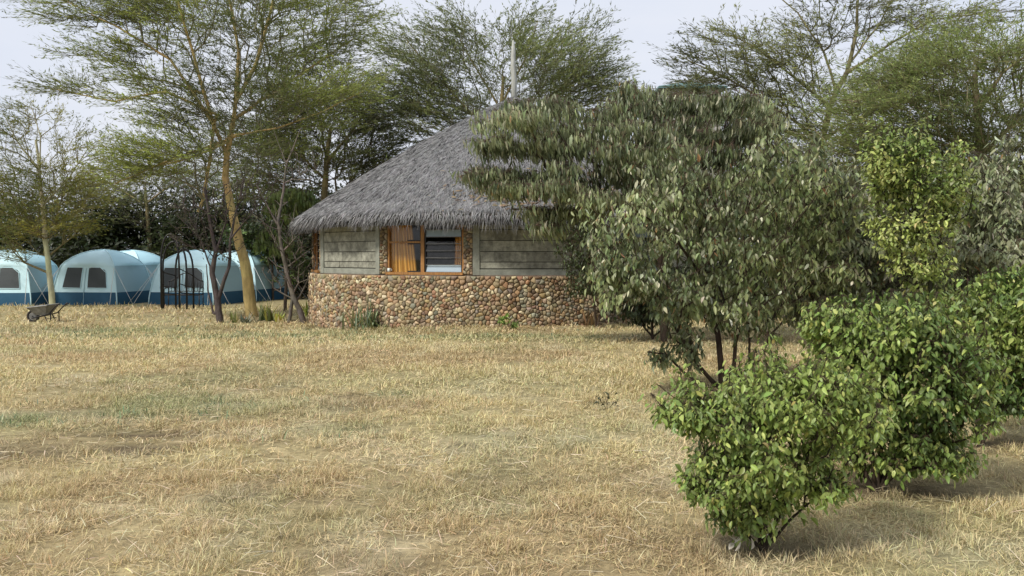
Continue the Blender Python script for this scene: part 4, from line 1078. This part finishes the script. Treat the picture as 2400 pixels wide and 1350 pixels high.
# ------------------------------------------------------------------ small trees beside the hut
def bare_tree(label, Y, polys, pads, barkc, leafc, per, ln, wd, droop=.3, rt=.006, cat='tree', name='small_tree', pw=.42, group=None):
    return broadleaf(name, label, Y, polys, pads, leafc, ln, wd, per, droop, rt=rt, pw=pw, barkc=barkc, singles=0, spread=.25, wild=.8, cat=cat, seg=.18, group=group)
Yg = onground(517, 757)[1]; Yh = onground(712, 758)[1]
bare_tree('twisted dark small tree with few leaves standing in front of the metal arch', Yg,
    [([(517, 757), (509, 700), (497, 640), (506, 590), (492, 520), (480, 440)], .10, .03), ([(510, 712), (524, 660), (537, 625), (540, 560), (552, 500), (570, 430)], .06, .02), ([(500, 735), (487, 680), (484, 620)], .03, .012), ([(506, 590), (530, 520), (520, 450)], .03, .01), ([(540, 560), (590, 500), (620, 450)], .025, .008), ([(497, 640), (470, 560), (430, 520)], .025, .008)],
    [(490, 470, 90, 70, 0, 1.0, 110), (560, 470, 70, 60, 0, .8, 70), (450, 540, 60, 50, -.2, .7, 40), (600, 430, 60, 50, 0, .7, 50), (520, 560, 60, 50, 0, .6, 40), (430, 470, 50, 40, 0, .6, 30)],
    (.085, .07, .065), [(.05, .055, .03), (.11, .12, .05)], 4, .08, .035)
bare_tree('thin grey small tree with bare twigs right beside the left hut wall', Yh,
    [([(714, 760), (702, 725), (686, 690), (672, 640), (660, 580), (652, 520), (664, 450), (670, 390), (705, 300)], .085, .012), ([(686, 700), (680, 740), (676, 758)], .05, .05), ([(652, 530), (620, 470), (600, 430)], .03, .008), ([(662, 590), (700, 550), (740, 545)], .025, .006), ([(668, 630), (720, 590), (745, 570)], .02, .005), ([(666, 430), (720, 400), (760, 400)], .015, .005), ([(670, 380), (650, 330), (640, 300)], .012, .004)],
    [(690, 590, 70, 50, 0, .6, 80), (700, 545, 60, 30, -.2, .5, 40), (640, 500, 60, 50, 0, .6, 50), (690, 380, 60, 50, 0, .5, 26), (720, 400, 50, 30, 0, .4, 16), (660, 640, 50, 40, 0, .5, 36), (720, 640, 30, 40, .2, .4, 20)],
    (.15, .13, .11), [(.06, .065, .035), (.10, .11, .05)], 1, .06, .025)
broadleaf('drooping_leaf_tree', 'small light green tree with hanging leaves behind the left roof edge', 31.0,
    [([(668, 690), (672, 600), (680, 520), (690, 460)], .06, .02), ([(678, 540), (640, 490), (620, 470)], .03, .01), ([(680, 520), (720, 470), (740, 450)], .03, .01)],
    [(690, 450, 60, 12, 0, .9, 60), (640, 480, 40, 12, 0, .7, 30), (720, 470, 40, 12, 0, .7, 30), (670, 500, 50, 14, 0, .7, 30), (640, 560, 50, 30, 0, .7, 40)],
    [(.13, .18, .05), (.22, .28, .09)], .22, .07, 13, .8, rt=.006, barkc=(.1, .08, .06), singles=0, spread=.25, cat='tree')
broadleaf('leafy_shrub', 'green leafy shrub behind the last tent beside the yellow trunk', 38.5,
    [([(640, 690), (638, 620), (630, 560)], .05, .02), ([(638, 640), (600, 580)], .03, .01)],
    [(640, 570, 60, 50, 0, .9, 80), (600, 545, 50, 40, 0, .8, 50), (680, 600, 50, 60, 0, .9, 60), (560, 540, 50, 30, 0, .8, 40)],
    [(.05, .075, .025), (.11, .16, .045)], .2, .1, 13, .3, rt=.007, singles=0, spread=.25)

# ------------------------------------------------------------------ the camp: five dome tents
def make_tent(label):
    root = thing('dome_tent', label, 'tent', (0, 0, 0), 'dome tents of the camp')
    # square plan, corners curved in towards the hub; half diagonals at each height
    prof = [(0.0, 1.86), (.24, 1.84), (.46, 1.80), (.9, 1.69), (1.28, 1.57), (1.44, 1.50), (1.60, 1.34), (1.76, 1.10), (1.90, .80), (2.00, .44), (2.05, .02)]
    def crn(i, h, d): a = math.pi / 4 + i * math.pi / 2; return np.array((d * math.cos(a), d * math.sin(a), h))
    def side_pt(i, u, h, d, sag=0.0):
        a, b = crn(i, h, d), crn(i + 1, h, d); p = a * (1 - u) + b * u
        nrm = np.array((math.cos((i + 1) * math.pi / 2), math.sin((i + 1) * math.pi / 2), 0))
        return p + nrm * sag * math.sin(math.pi * u)
    def dia(h):
        hs = [p[0] for p in prof]; ds = [p[1] for p in prof]; return float(np.interp(h, hs, ds))
    def panel(i, h0, h1, n, off=0.0, u0=0.0, u1=1.0, wrinkle=0.0):
        m = MB(); V = []; nu = 14; hs = np.linspace(h0, h1, n)
        nrm = np.array((math.cos((i + 1) * math.pi / 2), math.sin((i + 1) * math.pi / 2), 0))
        for h in hs:
            for k in range(nu + 1):
                u = u0 + (u1 - u0) * k / nu
                bulge = (.05 if h < 1.45 else .16 * dia(h) / 1.5) * (1.0 if h > 1.5 else .6)
                w = wrinkle * math.sin(u * 23 + h * 9 + i) * math.sin(math.pi * u) * (.6 + .4 * math.sin(h * 11 + u * 7))
                V.append(side_pt(i, u, h, dia(h), bulge) + nrm * (off + w))
        m.add(V, [(r * (nu + 1) + k, r * (nu + 1) + k + 1, (r + 1) * (nu + 1) + k + 1, (r + 1) * (nu + 1) + k) for r in range(n - 1) for k in range(nu)])
        return m
    fronts = (1, 3)                                       # the white door sides
    for i in range(4):
        panel(i, 0, .47, 6, .006, wrinkle=.012).build('skirt', M['tent_blue'], root, True)
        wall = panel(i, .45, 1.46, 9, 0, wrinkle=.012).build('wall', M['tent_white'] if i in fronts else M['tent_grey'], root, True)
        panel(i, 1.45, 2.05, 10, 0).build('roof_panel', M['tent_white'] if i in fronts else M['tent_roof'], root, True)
        if i in fronts:
            for u0, u1, rd in ((.14, .44, 0), (.55, .86, 1)):
                m = MB(); V = []; nu, nh = 10, 9
                nrm = np.array((math.cos((i + 1) * math.pi / 2), math.sin((i + 1) * math.pi / 2), 0))
                for a in range(nh + 1):
                    t = a / nh; h = .64 + .74 * t
                    for b in range(nu + 1):
                        s = b / nu; ua, ub = u0, u1
                        if rd and t > .72: ub = u1 - (u1 - u0) * .35 * (1 - math.sqrt(max(0, 1 - ((t - .72) / .28) ** 2)))
                        u = ua + (ub - ua) * s
                        V.append(side_pt(i, u, h, dia(h), .03) + nrm * .02)
                m.add(V, [(r * (nu + 1) + k, r * (nu + 1) + k + 1, (r + 1) * (nu + 1) + k + 1, (r + 1) * (nu + 1) + k) for r in range(nh) for k in range(nu)])
                w = m.build('window', M['tent_mesh'], root, True)
                m = MB(); m.tube([side_pt(i, u, h, dia(h), .03) + nrm * .024 for u, h in ((u0, .63), (u1, .63), (u1, 1.2), (u1 - (.10 if rd else 0), 1.39), (u0, 1.39), (u0, .63))], .014, 5); m.build('window_trim', M['tent_white'], w)
            m = MB(); m.tube([side_pt(i, .5, h, dia(h), .035) + np.array((math.cos((i + 1) * math.pi / 2), math.sin((i + 1) * math.pi / 2), 0)) * .012 for h in (.03, .5, 1.0, 1.42)], .012, 4); m.build('zip', M['tent_grey'], root)
        else:
            m = MB(); m.tube([side_pt(i, u, 1.455, dia(1.455), .05) for u in np.linspace(0, 1, 9)], .012, 5); m.build('seam', M['tent_white'], wall)
        # bent pole sleeve along the corner up to the hub
        m = MB(); m.tube([crn(i, h, d * 1.006 + .004) + (0, 0, .006) for h, d in prof], .026, 6); m.build('pole_sleeve', M['tent_white'], root, True)
        # eave piping from corner to corner over the side
        for q in (0, 1):
            a = math.pi / 4 + i * math.pi / 2 + (-.16 if q else .16)
            tip = np.array((2.55 * math.cos(a), 2.55 * math.sin(a), .0))
            top = crn(i, 1.42, dia(1.42) * 1.01)
            m = MB(); m.tube([top, tip + (0, 0, .03)], .010, 4); r = m.build('guy_rope', M['rope'], root, True)
            m = MB(); m.tube([tip + (.0, 0, -.06), tip + (.02 * math.cos(a), .02 * math.sin(a), .07)], .009, 4); m.build('peg', M['tray'], r)
    m = MB(); m.tube([(0, 0, 2.02), (0, 0, 2.075)], [.07, .05], 8); m.build('hub', M['tent_white'], root)
    return root
tents = [(243, 36.0, 'blue and white dome tent with two dark mesh windows left of the metal arch'), (32, 35.4, 'leftmost dome tent, cut off by the left edge of the photo'),
         (310, 39.2, 'dome tent at the back, only its pale roof showing behind the second tent'), (466, 36.2, 'dome tent standing right behind the metal arch and bench'), (572, 39.0, 'dome tent behind the yellow acacia trunk, last on the right')]
proto = make_tent(tents[0][2])
for i, (px, Y, lab) in enumerate(tents):
    t = proto if i == 0 else copy_tree(proto)
    p = at(px, 600, Y); t.location = (p[0], Y, float(zg(p[0], Y)))
    t.rotation_euler = (0, 0, R_(7) + math.atan2(p[0], -Y) * 0 + math.atan2(-Y, -p[0]) - R_(39) - math.pi + (0.0, .06, -.05, .04, .02)[i])
    t['label'] = lab

# ------------------------------------------------------------------ metal garden arch with a bench in it
g0 = onground(410, 727); Ya = g0[1]
arch = thing('garden_arch', 'black metal garden arch of three hoops standing before the tents', 'arch', g0)
def foot(px, py): return onground(px, py)
feet = [((362, 729), (436, 724), 549), ((373, 727), (447, 724), 566), ((399, 726), (466, 722), 582)]
posts = []
for (a, b, topy) in feet:
    A_, B_ = foot(*a), foot(*b); ya = .5 * (A_[1] + B_[1])
    A_[1] = B_[1] = ya; ztop = at(400, topy, ya)[2]; zs = A_[2] + (ztop - A_[2]) * .56
    wd = (B_[0] - A_[0]) / 2; cx = (A_[0] + B_[0]) / 2
    pts_ = [np.array((A_[0], ya, A_[2] - .05)), np.array((A_[0], ya, zs))]
    for k in range(1, 12):
        th = math.pi - math.pi * k / 12; pts_.append(np.array((cx + wd * math.cos(th), ya, zs + (ztop - zs) * math.sin(th) ** .8)))
    pts_ += [np.array((B_[0], ya, zs)), np.array((B_[0], ya, B_[2] - .05))]
    m = MB(); m.tube(pts_, .034, 8); m.build('hoop', M['dark_metal'], arch, True); posts.append((A_, B_, zs, ztop, cx, ya, wd))
for s in (0, 1):                                          # rungs joining the hoops on both sides and over the top
    for fz in (.42, .62, .98):
        m = MB(); m.tube([np.array((p[s][0], p[5], p[s][2] + (p[2] - p[s][2]) * fz * 1.0)) for p in posts], .018, 5); m.build('rung', M['dark_metal'], arch, True)
for th in (R_(50), R_(90), R_(130)):
    m = MB(); m.tube([np.array((p[4] + p[6] * math.cos(th), p[5], p[2] + (p[3] - p[2]) * math.sin(th) ** .8)) for p in posts], .018, 5); m.build('rung', M['dark_metal'], arch, True)
g1 = onground(425, 721); Yb = g1[1] + .1
bench = thing('garden_bench', 'black metal garden bench with a curved back inside the arch', 'bench', g1)
xl, xr = at(385, 700, Yb)[0], at(467, 700, Yb)[0]; zb = g1[2]
def bt(name, pts_, r, n=5):
    m = MB(); m.tube(pts_, r, n); return m.build(name, M['dark_metal'], bench, True)
for x in (xl, xr):
    for dy in (0, .42): bt('leg', [(x, Yb + dy, zb - .03), (x, Yb + dy, zb + .44)], .022)
    bt('armrest', [(x, Yb, zb + .44), (x, Yb, zb + .66), (x, Yb + .2, zb + .69), (x, Yb + .42, zb + .69)], .02)
    bt('back_post', [(x, Yb + .42, zb + .44), (x, Yb + .46, zb + .92)], .022)
for k in range(5): bt('seat_slat', [(xl, Yb + .03 + k * .095, zb + .44), (xr, Yb + .03 + k * .095, zb + .44)], .018)
n = 12; xc = (xl + xr) / 2
bt('back_rail', [(xl + (xr - xl) * k / n, Yb + .46, zb + .92 + .30 * math.sin(math.pi * k / n) ** 2) for k in range(n + 1)], .022)
bt('back_rail', [(xl, Yb + .43, zb + .56), (xr, Yb + .43, zb + .56)], .018)
for k in range(1, 12):
    x = xl + (xr - xl) * k / 12; bt('back_bar', [(x, Yb + .43, zb + .56), (x, Yb + .46, zb + .92 + .30 * math.sin(math.pi * k / 12) ** 2)], .011, 4)

# ------------------------------------------------------------------ wheelbarrow
gw = onground(112, 754)
bar = thing('wheelbarrow', 'old grey metal wheelbarrow standing on the dry grass in front of the tents', 'wheelbarrow', gw)
cx, cy, cz = gw
def wp(x, y, z): return np.array((cx + x, cy + y, cz + z))
m = MB(); top_ = [(-.50, -.20, .40), (.14, -.34, .47), (.20, .30, .49), (-.46, .16, .42)]; bot_ = [(-.26, -.12, .19), (.02, -.17, .19), (.04, .13, .19), (-.24, .08, .19)]
V = [wp(*p) for p in top_] + [wp(*p) for p in bot_] + [wp(p[0] * .95 - .005, p[1] * .94, p[2] - .004) for p in top_] + [wp(p[0] * .92, p[1] * .9, p[2] + .015) for p in bot_]
fs = [(4, 7, 6, 5), (12, 13, 14, 15)]
for j in range(4):
    k2 = (j + 1) % 4; fs += [(j, 4 + j, 4 + k2, k2), (8 + j, 8 + k2, 12 + k2, 12 + j), (j, k2, 8 + k2, 8 + j)]
m.add(V, fs); tray = m.build('tray', M['tray'], bar)
m = MB(); m.tube([wp(*p) for p in top_ + top_[:1]], .014, 6); m.build('rim', M['tray'], tray)
for s in (-1, 1):
    m = MB(); m.tube([wp(-.42, s * .05, .10), wp(-.10, s * .20, .17), wp(.16, s * .24, .24), wp(.34, s * .25, .44), wp(.44, s * .25, .50)], .017, 6); h = m.build('handle', M['dark_metal'], bar)
    m = MB(); m.tube([wp(.37, s * .25, .465), wp(.46, s * .25, .505)], .024, 6); m.build('grip', M['tyre'], h)
    m = MB(); m.tube([wp(.02, s * .22, .2), wp(.10, s * .24, .0), wp(.2, s * .24, .0), wp(.20, s * .24, .26)], .016, 6); m.build('leg', M['dark_metal'], bar)
m = MB(); m.tube([wp(.12, -.24, .1), wp(.12, .24, .1)], .012, 5); m.build('brace', M['dark_metal'], bar)
m = MB(); m.tube([wp(-.40 + .15 * math.cos(a), 0, .155 + .15 * math.sin(a)) for a in np.linspace(0, 2 * math.pi, 19)], .034, 7, cap=False); wh = m.build('wheel', M['tyre'], bar, True)
m = MB(); m.tube([wp(-.40, -.03, .155), wp(-.40, .03, .155)], .11, 12); m.build('rim', M['tray'], wh)
m = MB(); m.tube([wp(-.40, -.07, .155), wp(-.40, .07, .155)], .014, 6); m.build('axle', M['dark_metal'], wh)

# ------------------------------------------------------------------ small plants
def spiky(label, px, py, h_px, w_px, n, cols, wd, lean=.5, name='spiky_plant', cat='plant', group=None, curl=.2):
    g = onground(px, py); Y = g[1]; k = Y / F; root = thing(name, label, cat, g, group)
    for i in range(n):
        a = rng.uniform(0, 2 * math.pi); t = rng.uniform(0, 1) ** .8 * lean
        ax = norm(np.array([[math.sin(t) * math.cos(a), math.sin(t) * math.sin(a), math.cos(t)]]))[0]
        L_ = h_px * k * rng.uniform(.55, 1.05)
        p0 = g + np.array((rng.normal(0, w_px * k * .17), rng.normal(0, w_px * k * .17), -.02))
        sd = norm(np.cross(ax, (0, 0, 1.0)) + 1e-6); nr = np.cross(sd, ax)
        m = MB(); V = []; ts = (0, .25, .5, .75, 1)
        for t_ in ts:
            w = wd * (1 - t_ ** 2.2) * (.7 + .6 * math.sin(math.pi * min(t_ + .15, 1))) + .002
            c = p0 + ax * L_ * t_ - np.array((0, 0, 1.0)) * curl * L_ * t_ ** 3 * math.sin(t + .1) * 1.2 + np.array((ax[0], ax[1], 0)) * curl * L_ * t_ ** 2 * .3
            V += [c - sd * w * .5 + nr * w * .2, c, c + sd * w * .5 + nr * w * .2]
        fs = [(r * 3 + j, r * 3 + j + 1, (r + 1) * 3 + j + 1, (r + 1) * 3 + j) for r in range(4) for j in (0, 1)]
        m.add(V, fs, jit(cols[rng.integers(len(cols))], 1, .2)[0]); m.build('leaf', M['leaf'], root, True)
    return root
SV = [(.15, .20, .10), (.22, .27, .12), (.30, .30, .14), (.10, .14, .07)]
spiky('clump of tall sword shaped green leaves against the cobble stone wall', 860, 771, 88, 150, 100, SV, .036, .95)
spiky('small bluish aloe on the grass left of the thin grey tree', 577, 757, 36, 34, 14, [(.12, .15, .11), (.17, .19, .13)], .055, 1.0, 'aloe_plant')
spiky('dry brown withered stalk plant leaning on the dark end of the cobble wall', 1385, 765, 70, 50, 30, [(.25, .16, .08), (.33, .24, .13), (.18, .11, .06)], .035, .7, 'dry_plant', curl=.5)
spiky('yellow tipped succulent plant at the foot of the thick yellow trunk', 622, 752, 60, 50, 34, [(.26, .31, .09), (.48, .45, .10), (.17, .22, .08)], .05, .6, 'succulent')
spiky('low yellow green plant between the yellow trunk and the thin grey tree', 655, 754, 34, 34, 22, [(.32, .38, .09), (.48, .46, .10)], .05, .8, 'leafy_plant')
spiky('thin upright plant left of the yellow trunk base', 545, 757, 42, 26, 18, [(.24, .28, .10), (.36, .36, .12)], .03, .45, 'leafy_plant')
spiky('yellow green plant growing beside the left end of the cobble wall', 722, 742, 48, 30, 22, [(.32, .40, .09), (.46, .48, .12)], .045, .55, 'leafy_plant')
def seedling(label, px, py, pads, cols, ln, wd, per, stems):
    Y = onground(px, py)[1]
    return broadleaf('seedling', label, Y, stems, pads, cols, ln, wd, per, .2, rt=.003, singles=60, spread=.06, wild=.8, cat='seedling', seg=.06, up=.35, barkc=(.10, .08, .05))
seedling('fresh green seedling sprouting at the foot of the cobble wall', 1192, 776, [(1190, 755, 20, 18, 0, .1, 9), (1178, 748, 10, 12, 0, .05, 4), (1203, 762, 9, 8, 0, .05, 4)], [(.20, .30, .08), (.33, .44, .12)], .10, .035, 7,
         [([(1192, 777), (1191, 762), (1190, 742)], .008, .004), ([(1192, 775), (1202, 764)], .005, .003), ([(1192, 775), (1180, 755)], .005, .003)])
seedling('small twiggy sapling with a few dark leaves alone in the dry lawn', 1424, 962, [(1412, 938, 14, 12, 0, .05, 4), (1440, 945, 14, 8, 0, .05, 3), (1425, 930, 10, 8, 0, .04, 2)], [(.05, .06, .03), (.10, .12, .06)], .045, .02, 3,
         [([(1424, 962), (1422, 945), (1418, 925)], .004, .002), ([(1424, 958), (1440, 944), (1455, 938)], .003, .002), ([(1424, 958), (1408, 940), (1403, 925)], .003, .002)])

# pale dead leaves lying and standing under the nearest bush
g = onground(1740, 1296)
for i in range(7):
    q = onground(1700 + rng.uniform(0, 110), 1265 + rng.uniform(0, 45))
    c = (.78, .73, .62)
    o = bpy.data.objects.new('dead_leaf', LEAF_MESH[i % 4].copy()); o.data.materials[0] = M['leaf_one']; COL.objects.link(o)
    ax = norm(np.array((rng.normal(0, .5), rng.normal(0, .5), rng.uniform(.2, 1)))); sd = norm(np.cross(ax, rng.normal(size=3))); nr = np.cross(sd, ax)
    m = np.eye(4); m[:3, 0] = sd * .03; m[:3, 1] = ax * .065; m[:3, 2] = nr * .05; m[:3, 3] = q + (0, 0, .035); o.matrix_basis = Matrix(m.tolist()); o.color = (*c, 1)
    tag(o, 'curled pale dead leaf lying under the nearest bush', 'leaf', 'dead leaves under the nearest bush')

# brown litter caught on the thatch under the drooping tree
mb = MB(); n = 1500
ph = np.radians(rng.normal(7, 9, n)); r = np.clip(rng.normal(RE - .75, .3, n), 4.4, RE); z = np.array([roof_z(v) for v in r]) + rng.uniform(.03, .09, n)
pos = np.stack([HUT[0] + r * np.sin(ph), HUT[1] - r * np.cos(ph), z], 1)
ax = norm(np.stack([rng.normal(0, 1, n), rng.normal(0, .4, n) - .2, rng.normal(0, .25, n) - .1], 1))
mb.leaves(pos, ax, rng.normal(0, .5, (n, 3)) + np.array((0, -.5, 1.0)), rng.uniform(.08, .18, n), rng.uniform(.025, .05, n), jit((.24, .17, .10), n, .3), .3, 'leaf')
mb.build('leaf_litter', M['leaf'], None, False, 'stuff', 'brown fallen leaves lying on the thatch under the drooping tree')
a0, a1 = hp(R_(1), RE - .75, roof_z(RE - .75) + .07), hp(R_(13), RE - 1.0, roof_z(RE - 1.0) + .09)
m = MB(); m.tube([a0, (a0 + a1) / 2 + (0, 0, .05), a1], [.008, .016, .02], 6); st = m.build('fallen_branch', M['bark']); tag(st, 'thin dark dead branch lying on the thatch near the eave', 'branch')

# far building with a hipped blue green roof showing over the trees
Yf = 46.0; c = at(1622, 600, Yf); cz0 = float(zg(c[0], Yf))
bld = thing('far_building', 'tall far building with a blue green hipped roof showing above the trees', 'building', (c[0], Yf, cz0))
ze = at(1622, 201, Yf)[2]; za = at(1622, 177, Yf)[2]; hw = 80 / F * Yf
m = MB(); m.box((c[0], Yf + hw, (ze + cz0) / 2 - .1), (hw * 1.7, hw * 1.7, ze - cz0 + .1)); wl = m.build('wall', M['far_wall'], bld)
m = MB(); V = [(c[0] - hw, Yf, ze), (c[0] + hw, Yf, ze), (c[0] + hw, Yf + 2 * hw, ze), (c[0] - hw, Yf + 2 * hw, ze), (c[0], Yf + hw, za), (c[0] - hw, Yf, ze - .1), (c[0] + hw, Yf, ze - .1), (c[0] + hw, Yf + 2 * hw, ze - .1), (c[0] - hw, Yf + 2 * hw, ze - .1)]
m.add(V, [(0, 1, 4), (1, 2, 4), (2, 3, 4), (3, 0, 4), (5, 8, 7, 6), (0, 5, 6, 1), (1, 6, 7, 2), (2, 7, 8, 3), (3, 8, 5, 0)]); m.build('roof', M['far_roof'], bld)
for k in (-1, 1):
    m = MB(); m.box((c[0] + k * hw * .42, Yf + hw * .15 - .02, ze - 1.1), (.7, .06, .9)); wd_ = m.build('window', M['dark_metal'], bld)
    m = MB(); m.box((c[0] + k * hw * .42, Yf + hw * .15 - .05, ze - 1.6), (.85, .12, .07)); m.build('sill', M['far_wall'], wd_)
